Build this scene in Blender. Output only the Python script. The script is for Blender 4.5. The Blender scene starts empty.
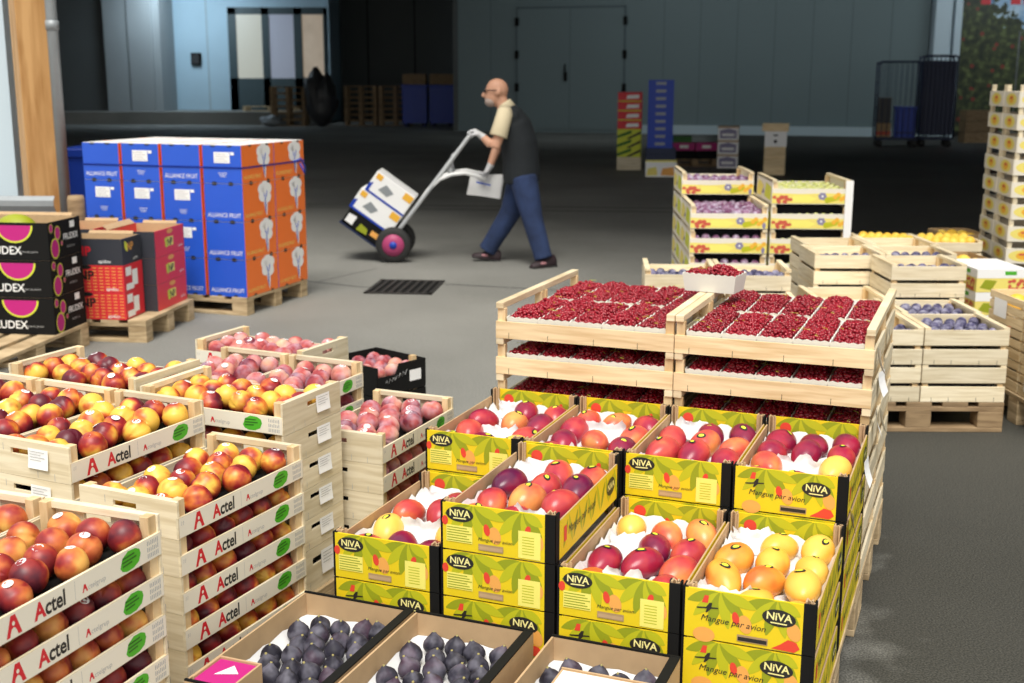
import bpy, bmesh, math, random
from mathutils import Vector, Matrix, Euler
rnd = random.Random(7)
R = math.radians
SC = bpy.context.scene
COL = SC.collection

# ------------------------------------------------------------------ camera, sky, sun, exposure
cd = bpy.data.cameras.new('camera')
cam = bpy.data.objects.new('camera', cd)
COL.objects.link(cam)
cd.sensor_width = 36.0
cd.lens = 1206.39 / 1024 * 36
cam.matrix_world = Matrix.Translation((0, 0, 1.62)) @ Matrix.Rotation(R(90 - 12.136), 4, 'X') @ Matrix.Rotation(R(0.117), 4, 'Z')
cd.clip_end = 300
cd.dof.use_dof = True
cd.dof.focus_distance = 3.0
cd.dof.aperture_fstop = 5.0
SC.camera = cam

SC.view_settings.view_transform = 'Standard'
SC.view_settings.look = 'None'
SC.view_settings.exposure = 0.0
SC.view_settings.gamma = 1.0
SC.view_settings.use_curve_mapping = False

world = bpy.data.worlds.new('overcast_sky')
SC.world = world
world.use_nodes = True
bg = world.node_tree.nodes['Background']
bg.inputs['Color'].default_value = (1.0, 0.99, 0.95, 1)
bg.inputs['Strength'].default_value = 0.92

sl = bpy.data.lights.new('sun', 'SUN')
sl.energy = 4.0
sl.angle = R(32)
sl.color = (1.0, 0.96, 0.88)
sun = bpy.data.objects.new('sun', sl)
COL.objects.link(sun)
sun.rotation_euler = Vector((0.02, 0.55, -1.0)).to_track_quat('-Z', 'Y').to_euler()

for hx, hy, en in ((3.0, 33.5, 75), (9.0, 32.0, 75), (17.0, 33.0, 260)):  # added unseen area lights that brighten the back wall and printed banner
    hl = bpy.data.lights.new('hall_fill_light', 'AREA'); hl.shape = 'RECTANGLE'; hl.size = 5.0; hl.size_y = 0.6; hl.energy = en; hl.color = (0.86, 0.97, 1.0)
    ho = bpy.data.objects.new('hall_fill_light', hl); COL.objects.link(ho); ho.location = (hx, hy, 6.1); ho.rotation_euler = (R(52), 0, R(-12))
lamp_l = bpy.data.lights.new('dock_lamp', 'AREA')
lamp_l.energy = 190
lamp_l.size = 2.5
lamp_l.color = (0.72, 0.88, 1.0)
lamp = bpy.data.objects.new('dock_lamp', lamp_l)
COL.objects.link(lamp)
lamp.location = (-12.6, 46.5, 5.2)
lamp.rotation_euler = (R(35), 0, 0)

# ------------------------------------------------------------------ materials
def new_mat(name):
    m = bpy.data.materials.new(name)
    m.use_nodes = True
    nt = m.node_tree
    return m, nt, nt.nodes['Principled BSDF']

def plain(name, col, rough=0.6, metal=0.0, spec=0.5, noise=0.0, nscale=20.0, bump=0.0, emit=None, trans=0.0):
    m, nt, b = new_mat(name)
    b.inputs['Base Color'].default_value = (*col, 1)
    b.inputs['Roughness'].default_value = rough
    b.inputs['Metallic'].default_value = metal
    b.inputs['Specular IOR Level'].default_value = spec
    if emit:
        b.inputs['Emission Color'].default_value = (*emit[:3], 1)
        b.inputs['Emission Strength'].default_value = emit[3]
    if noise or bump:
        tc = nt.nodes.new('ShaderNodeTexCoord')
        n = nt.nodes.new('ShaderNodeTexNoise')
        n.inputs['Scale'].default_value = nscale
        n.inputs['Detail'].default_value = 4
        nt.links.new(tc.outputs['Object'], n.inputs['Vector'])
        if noise:
            mx = nt.nodes.new('ShaderNodeMixRGB')
            mx.blend_type = 'MIX'
            mx.inputs[1].default_value = (*[c * (1 - noise) for c in col], 1)
            mx.inputs[2].default_value = (*[min(1, c * (1 + noise)) for c in col], 1)
            nt.links.new(n.outputs['Fac'], mx.inputs['Fac'])
            nt.links.new(mx.outputs[0], b.inputs['Base Color'])
        if bump:
            bp = nt.nodes.new('ShaderNodeBump')
            bp.inputs['Strength'].default_value = bump
            bp.inputs['Distance'].default_value = 0.01
            nt.links.new(n.outputs['Fac'], bp.inputs['Height'])
            nt.links.new(bp.outputs[0], b.inputs['Normal'])
    return m

def wood(name, c1, c2, scale=(5, 5, 70), rough=0.65, rand=0.25):
    m, nt, b = new_mat(name)
    b.inputs['Roughness'].default_value = rough
    b.inputs['Specular IOR Level'].default_value = 0.3
    tc = nt.nodes.new('ShaderNodeTexCoord')
    oi = nt.nodes.new('ShaderNodeObjectInfo')
    mp = nt.nodes.new('ShaderNodeMapping')
    mp.inputs['Scale'].default_value = scale
    nt.links.new(tc.outputs['Object'], mp.inputs['Vector'])
    sh = nt.nodes.new('ShaderNodeVectorMath'); sh.operation = 'ADD'
    nt.links.new(mp.outputs[0], sh.inputs[0])
    ml = nt.nodes.new('ShaderNodeMath'); ml.operation = 'MULTIPLY'; ml.inputs[1].default_value = 37.0
    nt.links.new(oi.outputs['Random'], ml.inputs[0])
    nt.links.new(ml.outputs[0], sh.inputs[1])
    n = nt.nodes.new('ShaderNodeTexNoise')
    n.inputs['Scale'].default_value = 1.0
    n.inputs['Detail'].default_value = 5
    n.inputs['Distortion'].default_value = 0.4
    nt.links.new(sh.outputs[0], n.inputs['Vector'])
    r = nt.nodes.new('ShaderNodeValToRGB')
    r.color_ramp.elements[0].position = 0.32
    r.color_ramp.elements[0].color = (*c1, 1)
    r.color_ramp.elements[1].position = 0.62
    r.color_ramp.elements[1].color = (*c2, 1)
    nt.links.new(n.outputs['Fac'], r.inputs['Fac'])
    hv = nt.nodes.new('ShaderNodeHueSaturation')
    mr = nt.nodes.new('ShaderNodeMapRange')
    mr.inputs['To Min'].default_value = 1 - rand / 2
    mr.inputs['To Max'].default_value = 1 + rand / 2
    nt.links.new(oi.outputs['Random'], mr.inputs['Value'])
    nt.links.new(mr.outputs[0], hv.inputs['Value'])
    nt.links.new(r.outputs[0], hv.inputs['Color'])
    nt.links.new(hv.outputs[0], b.inputs['Base Color'])
    return m

def fruit(name, stops, rough=0.45, scale=9.0, spread=0.5, bloom=0.0, spec=0.5, contrast=1.0):
    """skin colour by noise over the fruit plus a per-fruit random shift"""
    m, nt, b = new_mat(name)
    b.inputs['Roughness'].default_value = rough
    b.inputs['Specular IOR Level'].default_value = spec
    tc = nt.nodes.new('ShaderNodeTexCoord')
    oi = nt.nodes.new('ShaderNodeObjectInfo')
    sh = nt.nodes.new('ShaderNodeVectorMath'); sh.operation = 'ADD'
    ml = nt.nodes.new('ShaderNodeMath'); ml.operation = 'MULTIPLY'; ml.inputs[1].default_value = 53.0
    nt.links.new(oi.outputs['Random'], ml.inputs[0])
    nt.links.new(tc.outputs['Object'], sh.inputs[0])
    nt.links.new(ml.outputs[0], sh.inputs[1])
    n = nt.nodes.new('ShaderNodeTexNoise')
    n.inputs['Scale'].default_value = scale
    n.inputs['Detail'].default_value = 3
    nt.links.new(sh.outputs[0], n.inputs['Vector'])
    a = nt.nodes.new('ShaderNodeMath'); a.operation = 'MULTIPLY_ADD'
    a.inputs[1].default_value = spread
    nt.links.new(oi.outputs['Random'], a.inputs[0])
    s2 = nt.nodes.new('ShaderNodeMath'); s2.operation = 'MULTIPLY_ADD'; s2.inputs[1].default_value = contrast; s2.inputs[2].default_value = 0.5 - 0.5 * contrast - spread / 2
    nt.links.new(n.outputs['Fac'], s2.inputs[0])
    nt.links.new(s2.outputs[0], a.inputs[2])
    r = nt.nodes.new('ShaderNodeValToRGB')
    cr = r.color_ramp
    cr.elements[0].position, cr.elements[0].color = stops[0][0], (*stops[0][1], 1)
    cr.elements[1].position, cr.elements[1].color = stops[-1][0], (*stops[-1][1], 1)
    for p, c in stops[1:-1]:
        e = cr.elements.new(p); e.color = (*c, 1)
    nt.links.new(a.outputs[0], r.inputs['Fac'])
    out = r.outputs[0]
    if bloom:
        n2 = nt.nodes.new('ShaderNodeTexNoise')
        n2.inputs['Scale'].default_value = 28
        nt.links.new(sh.outputs[0], n2.inputs['Vector'])
        rr = nt.nodes.new('ShaderNodeMapRange')
        rr.inputs['From Min'].default_value = 0.42; rr.inputs['From Max'].default_value = 0.68
        rr.inputs['To Max'].default_value = bloom
        nt.links.new(n2.outputs['Fac'], rr.inputs['Value'])
        mx = nt.nodes.new('ShaderNodeMixRGB')
        nt.links.new(rr.outputs[0], mx.inputs['Fac'])
        nt.links.new(out, mx.inputs[1])
        mx.inputs[2].default_value = (0.62, 0.60, 0.75, 1)
        out = mx.outputs[0]
    nt.links.new(out, b.inputs['Base Color'])
    return m

M = {}
M['pine'] = wood('pale_pine', (0.62, 0.49, 0.30), (0.80, 0.69, 0.48))
M['pine_post'] = wood('warm_pine', (0.60, 0.40, 0.20), (0.78, 0.60, 0.36), (30, 30, 8))
M['pine_yellow'] = wood('yellow_pine', (0.62, 0.45, 0.24), (0.80, 0.64, 0.40))
M['plywood'] = wood('white_poplar', (0.64, 0.54, 0.36), (0.80, 0.71, 0.53))
M['pallet'] = wood('pallet_wood', (0.34, 0.24, 0.13), (0.60, 0.46, 0.28), (6, 6, 40))
M['pallet_dark'] = wood('weathered_pallet_wood', (0.20, 0.13, 0.07), (0.36, 0.25, 0.14), (6, 6, 40))
M['white_print'] = plain('white_print', (0.80, 0.75, 0.64), 0.6)
M['paper'] = plain('label_paper', (0.90, 0.90, 0.90), 0.7)
M['red_ink'] = plain('red_ink', (0.62, 0.015, 0.03), 0.5)
M['black_ink'] = plain('black_ink', (0.018, 0.018, 0.018), 0.5)
M['grey_ink'] = plain('grey_ink', (0.42, 0.42, 0.42), 0.6)
M['green_ink'] = plain('green_ink', (0.07, 0.42, 0.02), 0.5)
M['dark_green_ink'] = plain('dark_green_ink', (0.02, 0.14, 0.01), 0.5)
M['niva_yellow'] = plain('carton_yellow', (0.80, 0.60, 0.010), 0.55)
M['niva_leaf'] = plain('leaf_print', (0.30, 0.34, 0.010), 0.55)
M['niva_leaf2'] = plain('light_leaf_print', (0.50, 0.50, 0.012), 0.55)
M['niva_pale'] = plain('pale_yellow_print', (0.90, 0.82, 0.18), 0.55)
M['niva_orange'] = plain('orange_print', (0.85, 0.40, 0.09), 0.55)
M['niva_red'] = plain('carton_red_print', (0.76, 0.06, 0.03), 0.55)
M['black_card'] = plain('black_card', (0.009, 0.009, 0.009), 0.75, spec=0.15)
M['card'] = plain('brown_cardboard', (0.50, 0.34, 0.19), 0.8, noise=0.12, nscale=30)
M['card_dark'] = plain('tan_cardboard', (0.40, 0.27, 0.14), 0.8, noise=0.12, nscale=30)
M['logo_text'] = plain('logo_yellow', (0.92, 0.85, 0.35), 0.5)
M['blue_card'] = plain('blue_carton', (0.02, 0.10, 0.62), 0.45, noise=0.06, nscale=6)
M['orange_card'] = plain('orange_carton', (0.92, 0.20, 0.035), 0.45, noise=0.05, nscale=6)
M['white_card'] = plain('white_carton', (0.88, 0.88, 0.88), 0.6)
M['red_card'] = plain('red_carton', (0.72, 0.025, 0.04), 0.45)
M['crimson_card'] = plain('crimson_carton', (0.80, 0.05, 0.055), 0.45)
M['anthracite'] = plain('anthracite_carton', (0.035, 0.038, 0.05), 0.45)
M['magenta'] = plain('magenta_print', (0.50, 0.01, 0.20), 0.5)
M['lime'] = plain('lime_print', (0.65, 0.70, 0.05), 0.5)
M['tub'] = plain('grey_card_pulp', (0.74, 0.73, 0.68), 0.8)
M['currant'] = fruit('currant_skin', [(0.3, (0.15, 0.002, 0.009)), (0.7, (0.36, 0.006, 0.022))], 0.14, 160.0, 0.15, spec=0.6, contrast=1.6)
M['nectarine'] = fruit('nectarine_skin', [(0.18, (0.10, 0.006, 0.018)), (0.40, (0.34, 0.018, 0.02)), (0.54, (0.62, 0.16, 0.03)), (0.70, (0.85, 0.50, 0.07))], 0.42, 11.0, 0.42, contrast=2.1)
M['nectarine_dark'] = fruit('dark_nectarine_skin', [(0.22, (0.09, 0.008, 0.02)), (0.45, (0.32, 0.025, 0.022)), (0.62, (0.60, 0.16, 0.04)), (0.82, (0.80, 0.42, 0.10))], 0.45, 11.0, 0.34, contrast=1.9)
M['peach'] = fruit('peach_skin', [(0.15, (0.17, 0.025, 0.045)), (0.42, (0.44, 0.085, 0.085)), (0.62, (0.60, 0.24, 0.19)), (0.9, (0.70, 0.45, 0.30))], 0.8, 12.0, 0.35, bloom=0.30, spec=0.2, contrast=1.6)
M['mango'] = fruit('mango_skin', [(0.15, (0.10, 0.008, 0.05)), (0.42, (0.36, 0.015, 0.05)), (0.62, (0.62, 0.08, 0.06)), (0.92, (0.86, 0.42, 0.10))], 0.30, 9.0, 0.45)
M['mango_yellow'] = fruit('yellow_mango_skin', [(0.22, (0.70, 0.15, 0.03)), (0.42, (0.86, 0.46, 0.06)), (0.7, (0.90, 0.60, 0.12))], 0.35, 7.0, 0.35)
M['fig'] = fruit('fig_skin', [(0.3, (0.014, 0.013, 0.022)), (0.55, (0.030, 0.028, 0.045)), (0.8, (0.07, 0.035, 0.06))], 0.6, 16.0, 0.3, bloom=0.16, spec=0.3)
M['fig_stem'] = plain('fig_stem', (0.35, 0.30, 0.12), 0.7)
M['plum'] = fruit('plum_skin', [(0.3, (0.022, 0.022, 0.06)), (0.7, (0.085, 0.075, 0.17))], 0.6, 16.0, 0.3, bloom=0.42, spec=0.3)
M['pink_plum'] = fruit('pink_plum_skin', [(0.3, (0.12, 0.03, 0.09)), (0.7, (0.27, 0.12, 0.22))], 0.55, 14.0, 0.4, bloom=0.6, spec=0.3)
M['greengage'] = fruit('greengage_skin', [(0.3, (0.42, 0.46, 0.10)), (0.7, (0.68, 0.68, 0.26))], 0.45, 14.0, 0.3, bloom=0.3)
M['citrus'] = fruit('yellow_melon_skin', [(0.3, (0.85, 0.50, 0.05)), (0.7, (0.90, 0.66, 0.12))], 0.5, 12.0, 0.3)
M['sticker'] = plain('white_sticker', (0.88, 0.88, 0.90), 0.35)
M['tissue'] = plain('white_tissue', (0.72, 0.72, 0.73), 0.8)
M['steel'] = plain('galvanised_steel', (0.30, 0.325, 0.345), 0.5, 0.25, noise=0.12, nscale=14)
M['alu'] = plain('brushed_aluminium', (0.62, 0.64, 0.66), 0.4, 0.5)
M['white_tube'] = plain('white_enamel_tube', (0.85, 0.86, 0.86), 0.35)
M['rubber'] = plain('black_rubber', (0.02, 0.02, 0.02), 0.7)
M['hub'] = plain('magenta_hub', (0.42, 0.05, 0.16), 0.5)
M['skin'] = plain('skin', (0.60, 0.32, 0.21), 0.55, noise=0.08, nscale=18)
M['beard'] = plain('grey_beard', (0.40, 0.31, 0.27), 0.9, noise=0.2, nscale=90)
M['vest'] = plain('black_vest', (0.012, 0.016, 0.020), 0.85, noise=0.2, nscale=14)
M['tshirt'] = plain('beige_tshirt', (0.72, 0.62, 0.42), 0.85)
M['denim'] = plain('blue_denim', (0.020, 0.038, 0.105), 0.9, noise=0.9, nscale=6, bump=0.4)
M['shoe'] = plain('dark_shoe', (0.03, 0.015, 0.02), 0.6)
M['shoe_trim'] = plain('pink_shoe_trim', (0.55, 0.25, 0.28), 0.6)
M['glove'] = plain('grey_glove', (0.60, 0.60, 0.62), 0.85)
M['glasses'] = plain('dark_glasses', (0.01, 0.01, 0.012), 0.2)
M['iron'] = plain('cast_iron', (0.045, 0.042, 0.04), 0.6, 0.5)
M['tar'] = plain('tar_seam', (0.035, 0.035, 0.035), 0.7)
M['panel_blue'] = plain('blue_grey_wall_panel', (0.165, 0.225, 0.24), 0.5, noise=0.05, nscale=0.6)
M['panel_seam'] = plain('panel_seam', (0.10, 0.14, 0.16), 0.6)
M['kerb'] = plain('pale_blue_plinth', (0.50, 0.62, 0.68), 0.6)
M['dark_wall'] = plain('dark_grey_wall', (0.10, 0.11, 0.11), 0.8, noise=0.15, nscale=0.5)
M['pale_blue'] = plain('pale_blue_plaster', (0.42, 0.58, 0.68), 0.7, noise=0.10, nscale=0.8)
M['grey_plaster'] = plain('grey_plaster', (0.30, 0.33, 0.34), 0.8, noise=0.10, nscale=0.8)
M['door_green'] = plain('dark_teal_door_frame', (0.045, 0.075, 0.085), 0.5)
M['pane_warm'] = plain('lit_pane', (0.5, 0.5, 0.45), 0.3, emit=(0.95, 0.90, 0.70, 0.22))
M['pane_cool'] = plain('cool_lit_pane', (0.4, 0.42, 0.5), 0.3, emit=(0.55, 0.60, 0.75, 0.16))
M['pane_red'] = plain('warm_lit_pane', (0.5, 0.45, 0.4), 0.3, noise=0.4, nscale=1.2, emit=(0.90, 0.68, 0.45, 0.22))
M['bin_blue'] = plain('blue_plastic', (0.01, 0.05, 0.42), 0.4)
M['navy'] = plain('navy_metal', (0.015, 0.025, 0.07), 0.5)
M['dark_stuff'] = plain('dark_plastic_film', (0.03, 0.03, 0.032), 0.4)
M['white_wall'] = plain('white_painted_wall', (0.54, 0.65, 0.73), 0.6)
M['roof'] = plain('dark_roof', (0.10, 0.10, 0.10), 0.9)
M['yellow_print'] = plain('yellow_fruit_print', (0.85, 0.72, 0.18), 0.55)
M['berry_print'] = plain('red_berry_print', (0.60, 0.10, 0.06), 0.55)
M['violet_print'] = plain('violet_flower_print', (0.25, 0.23, 0.38), 0.55)
M['orange_label'] = plain('orange_label_print', (0.85, 0.45, 0.04), 0.55)
M['liner'] = plain('crate_gap_shade', (0.010, 0.010, 0.016), 0.8)  # near-black stand-in for the shade inside the lower crates
M['timber'] = wood('glulam_timber', (0.40, 0.20, 0.065), (0.62, 0.36, 0.15), (16, 16, 1.6), 0.55, 0.05)

def ground_mat():
    m, nt, b = new_mat('asphalt')
    b.inputs['Roughness'].default_value = 0.75
    b.inputs['Specular IOR Level'].default_value = 0.35
    tc = nt.nodes.new('ShaderNodeTexCoord')
    n1 = nt.nodes.new('ShaderNodeTexNoise'); n1.inputs['Scale'].default_value = 0.45; n1.inputs['Detail'].default_value = 6
    n2 = nt.nodes.new('ShaderNodeTexNoise'); n2.inputs['Scale'].default_value = 170; n2.inputs['Detail'].default_value = 2
    v = nt.nodes.new('ShaderNodeTexVoronoi'); v.inputs['Scale'].default_value = 26
    for n in (n1, n2, v):
        nt.links.new(tc.outputs['Object'], n.inputs['Vector'])
    r1 = nt.nodes.new('ShaderNodeValToRGB')
    r1.color_ramp.elements[0].position = 0.3; r1.color_ramp.elements[0].color = (0.19, 0.19, 0.178, 1)
    r1.color_ramp.elements[1].position = 0.7; r1.color_ramp.elements[1].color = (0.30, 0.296, 0.28, 1)
    nt.links.new(n1.outputs['Fac'], r1.inputs['Fac'])
    r2 = nt.nodes.new('ShaderNodeValToRGB')
    r2.color_ramp.elements[0].position = 0.35; r2.color_ramp.elements[0].color = (0.45, 0.45, 0.45, 1)
    r2.color_ramp.elements[1].position = 0.75; r2.color_ramp.elements[1].color = (1.7, 1.7, 1.65, 1)
    nt.links.new(n2.outputs['Fac'], r2.inputs['Fac'])
    mu = nt.nodes.new('ShaderNodeMixRGB'); mu.blend_type = 'MULTIPLY'; mu.inputs['Fac'].default_value = 1
    nt.links.new(r1.outputs[0], mu.inputs[1]); nt.links.new(r2.outputs[0], mu.inputs[2])
    r3 = nt.nodes.new('ShaderNodeValToRGB')
    r3.color_ramp.elements[0].position = 0.0; r3.color_ramp.elements[0].color = (1, 1, 1, 1)
    r3.color_ramp.elements[1].position = 0.13; r3.color_ramp.elements[1].color = (0, 0, 0, 1)
    nt.links.new(v.outputs['Distance'], r3.inputs['Fac'])
    n4 = nt.nodes.new('ShaderNodeTexNoise'); n4.inputs['Scale'].default_value = 5
    nt.links.new(tc.outputs['Object'], n4.inputs['Vector'])
    m4 = nt.nodes.new('ShaderNodeMath'); m4.operation = 'MULTIPLY'
    nt.links.new(r3.outputs[0], m4.inputs[0]); nt.links.new(n4.outputs['Fac'], m4.inputs[1])
    m5 = nt.nodes.new('ShaderNodeMixRGB')
    nt.links.new(m4.outputs[0], m5.inputs['Fac'])
    nt.links.new(mu.outputs[0], m5.inputs[1]); m5.inputs[2].default_value = (0.42, 0.41, 0.37, 1)
    # shade over the right-hand ground, multiplied into the asphalt colour
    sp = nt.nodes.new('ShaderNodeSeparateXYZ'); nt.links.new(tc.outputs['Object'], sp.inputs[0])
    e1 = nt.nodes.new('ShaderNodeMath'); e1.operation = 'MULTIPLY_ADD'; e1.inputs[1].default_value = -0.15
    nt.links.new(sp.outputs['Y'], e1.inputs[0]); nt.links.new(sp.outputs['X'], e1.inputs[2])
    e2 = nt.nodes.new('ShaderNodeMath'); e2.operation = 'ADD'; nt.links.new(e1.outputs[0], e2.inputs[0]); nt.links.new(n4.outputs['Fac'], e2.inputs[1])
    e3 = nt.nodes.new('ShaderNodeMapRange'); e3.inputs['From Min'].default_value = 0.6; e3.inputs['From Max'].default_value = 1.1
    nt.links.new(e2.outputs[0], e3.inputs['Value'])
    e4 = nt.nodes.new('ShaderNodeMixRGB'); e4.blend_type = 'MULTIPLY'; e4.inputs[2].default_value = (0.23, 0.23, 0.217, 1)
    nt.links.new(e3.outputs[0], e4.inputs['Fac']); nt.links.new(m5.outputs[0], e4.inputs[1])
    nt.links.new(e4.outputs[0], b.inputs['Base Color'])
    bp = nt.nodes.new('ShaderNodeBump'); bp.inputs['Strength'].default_value = 0.5; bp.inputs['Distance'].default_value = 0.006
    nt.links.new(n2.outputs['Fac'], bp.inputs['Height']); nt.links.new(bp.outputs[0], b.inputs['Normal'])
    return m
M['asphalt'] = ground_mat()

def mural_mat():
    m, nt, b = new_mat('printed_orchard_picture')
    b.inputs['Roughness'].default_value = 0.5
    tc = nt.nodes.new('ShaderNodeTexCoord')
    n = nt.nodes.new('ShaderNodeTexNoise'); n.inputs['Scale'].default_value = 5; n.inputs['Detail'].default_value = 6
    nt.links.new(tc.outputs['Object'], n.inputs['Vector'])
    fol = nt.nodes.new('ShaderNodeValToRGB')
    e = fol.color_ramp
    e.elements[0].position = 0.38; e.elements[0].color = (0.012, 0.02, 0.008, 1)
    e.elements[1].position = 0.66; e.elements[1].color = (0.13, 0.17, 0.05, 1)
    x = e.elements.new(0.55); x.color = (0.05, 0.065, 0.02, 1)
    nt.links.new(n.outputs['Fac'], fol.inputs['Fac'])
    v = nt.nodes.new('ShaderNodeTexVoronoi'); v.inputs['Scale'].default_value = 2.6
    nt.links.new(tc.outputs['Object'], v.inputs['Vector'])
    dot = nt.nodes.new('ShaderNodeMath'); dot.operation = 'LESS_THAN'; dot.inputs[1].default_value = 0.17
    nt.links.new(v.outputs['Distance'], dot.inputs[0])
    m1 = nt.nodes.new('ShaderNodeMixRGB'); nt.links.new(dot.outputs[0], m1.inputs['Fac'])
    nt.links.new(fol.outputs[0], m1.inputs[1]); m1.inputs[2].default_value = (0.22, 0.03, 0.02, 1)
    sep = nt.nodes.new('ShaderNodeSeparateXYZ'); nt.links.new(tc.outputs['Object'], sep.inputs[0])
    n3 = nt.nodes.new('ShaderNodeTexNoise'); n3.inputs['Scale'].default_value = 1.3; n3.inputs['Detail'].default_value = 5
    nt.links.new(tc.outputs['Object'], n3.inputs['Vector'])
    sky = nt.nodes.new('ShaderNodeValToRGB')
    sky.color_ramp.elements[0].position = 0.4; sky.color_ramp.elements[0].color = (0.10, 0.28, 0.55, 1)
    sky.color_ramp.elements[1].position = 0.62; sky.color_ramp.elements[1].color = (0.55, 0.68, 0.78, 1)
    nt.links.new(n3.outputs['Fac'], sky.inputs['Fac'])
    # sky sits towards the upper right of the picture
    a = nt.nodes.new('ShaderNodeMath'); a.operation = 'MULTIPLY_ADD'; a.inputs[1].default_value = 0.75
    nt.links.new(sep.outputs['X'], a.inputs[0]); nt.links.new(sep.outputs['Z'], a.inputs[2])
    nn = nt.nodes.new('ShaderNodeMath'); nn.operation = 'MULTIPLY_ADD'; nn.inputs[1].default_value = 3.0
    nt.links.new(n.outputs['Fac'], nn.inputs[0]); nt.links.new(a.outputs[0], nn.inputs[2])
    g = nt.nodes.new('ShaderNodeMath'); g.operation = 'GREATER_THAN'; g.inputs[1].default_value = 4.7
    nt.links.new(nn.outputs[0], g.inputs[0])
    m2 = nt.nodes.new('ShaderNodeMixRGB'); nt.links.new(g.outputs[0], m2.inputs['Fac'])
    nt.links.new(m1.outputs[0], m2.inputs[1]); nt.links.new(sky.outputs[0], m2.inputs[2])
    nt.links.new(m2.outputs[0], b.inputs['Base Color'])
    return m
M['mural'] = mural_mat()

# ------------------------------------------------------------------ mesh helpers
class MB:
    def __init__(s):
        s.v, s.f, s.mi, s.mats, s.sm = [], [], [], [], []
    def m(s, mat):
        if isinstance(mat, str): mat = M[mat]
        if mat not in s.mats: s.mats.append(mat)
        return s.mats.index(mat)
    def add(s, verts, faces, mat, smooth=False):
        o = len(s.v); k = s.m(mat)
        s.v += [tuple(p) for p in verts]
        for f in faces:
            s.f.append([i + o for i in f]); s.mi.append(k); s.sm.append(smooth)
    def box(s, x0, x1, y0, y1, z0, z1, mat, M4=None):
        p = [Vector((x, y, z)) for x in (x0, x1) for y in (y0, y1) for z in (z0, z1)]
        if M4 is not None: p = [M4 @ q for q in p]
        s.add(p, [(0, 1, 3, 2), (4, 6, 7, 5), (0, 4, 5, 1), (2, 3, 7, 6), (0, 2, 6, 4), (1, 5, 7, 3)], mat)
    def poly(s, fr, pts, mat, off=0.0004):
        o, u, w = fr
        n = u.cross(w).normalized() * off
        s.add([o + u * a + w * b + n for a, b in pts], [tuple(range(len(pts)))], mat)
    def ell(s, fr, c, rx, ry, mat, off=0.0004, n=20, rot=0):
        cr, sr = math.cos(rot), math.sin(rot)
        pts = []
        for i in range(n):
            t = 2 * math.pi * i / n
            a, b = rx * math.cos(t), ry * math.sin(t)
            pts.append((c[0] + a * cr - b * sr, c[1] + a * sr + b * cr))
        s.poly(fr, pts, mat, off)
    def leaf(s, fr, p, q, w, mat, off=0.0004, bend=0.0):
        """a blade from p to q in the frame's plane"""
        p, q = Vector(p), Vector(q); d = q - p; nn = Vector((-d.y, d.x))
        L = []; Rr = []
        for i in range(8):
            t = i / 7; ww = w * math.sin(math.pi * min(1, t * 0.96 + 0.02)) ** 0.8
            c = p + d * t + nn * bend * math.sin(math.pi * t); nu = nn.normalized()
            L.append(tuple(c + nu * ww)); Rr.append(tuple(c - nu * ww))
        s.poly(fr, Rr + L[::-1], mat, off)
    def text(s, fr, body, pos, size, mat, off=0.0006, align='LEFT', shear=0.0, xs=1.0, rot=0.0, bold=0.0):
        vs, fs = text_mesh(body, align, shear, bold)
        o, u, w = fr; n = u.cross(w).normalized() * off
        c, sn = math.cos(rot) * size, math.sin(rot) * size
        s.add([o + u * (pos[0] + x * xs * c - y * sn) + w * (pos[1] + x * xs * sn + y * c) + n for x, y in vs], fs, mat)
    def tube(s, pts, r, mat, n=10, cap=True, smooth=True):
        pts = [Vector(p) for p in pts]
        rs = r if isinstance(r, (list, tuple)) else [r] * len(pts)
        rings = []; up = None
        for i, p in enumerate(pts):
            d = (pts[min(i + 1, len(pts) - 1)] - pts[max(i - 1, 0)]).normalized()
            if up is None:
                up = Vector((0, 0, 1)) if abs(d.z) < 0.9 else Vector((1, 0, 0))
            a = d.cross(up)
            if a.length < 1e-5: a = d.cross(Vector((0, 1, 0)))
            a.normalize(); b = a.cross(d).normalized(); up = b
            rr = rs[i]; rx, ry = rr if isinstance(rr, tuple) else (rr, rr)
            rings.append([p + a * rx * math.cos(2 * math.pi * k / n) + b * ry * math.sin(2 * math.pi * k / n) for k in range(n)])
        vs = [q for g in rings for q in g]; fs = []
        for i in range(len(rings) - 1):
            for k in range(n):
                fs.append((i * n + k, i * n + (k + 1) % n, (i + 1) * n + (k + 1) % n, (i + 1) * n + k))
        if cap:
            fs.append(tuple(range(n - 1, -1, -1))); fs.append(tuple((len(rings) - 1) * n + k for k in range(n)))
        s.add(vs, fs, mat, smooth)
    def lathe(s, prof, mat, n=20, M4=None, smooth=True):
        vs = [Vector((r * math.cos(2 * math.pi * k / n), r * math.sin(2 * math.pi * k / n), z)) for r, z in prof for k in range(n)]
        if M4 is not None: vs = [M4 @ q for q in vs]
        fs = [(i * n + k, i * n + (k + 1) % n, (i + 1) * n + (k + 1) % n, (i + 1) * n + k) for i in range(len(prof) - 1) for k in range(n)]
        fs.append(tuple(range(n - 1, -1, -1))); fs.append(tuple((len(prof) - 1) * n + k for k in range(n)))
        s.add(vs, fs, mat, smooth)
    def mesh(s, name, bevel=0.0, recalc=False):
        me = bpy.data.meshes.new(name)
        me.from_pydata(s.v, [], s.f)
        for m in s.mats: me.materials.append(m)
        me.polygons.foreach_set('material_index', s.mi)
        me.polygons.foreach_set('use_smooth', s.sm)
        if bevel or recalc:
            bm = bmesh.new(); bm.from_mesh(me)
            if recalc: bmesh.ops.recalc_face_normals(bm, faces=bm.faces)
            if bevel: bmesh.ops.bevel(bm, geom=[e for e in bm.edges if len(e.link_faces) == 2], offset=bevel, segments=1, affect='EDGES', clamp_overlap=True)
            bm.to_mesh(me); bm.free()
        me.update()
        return me

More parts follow.
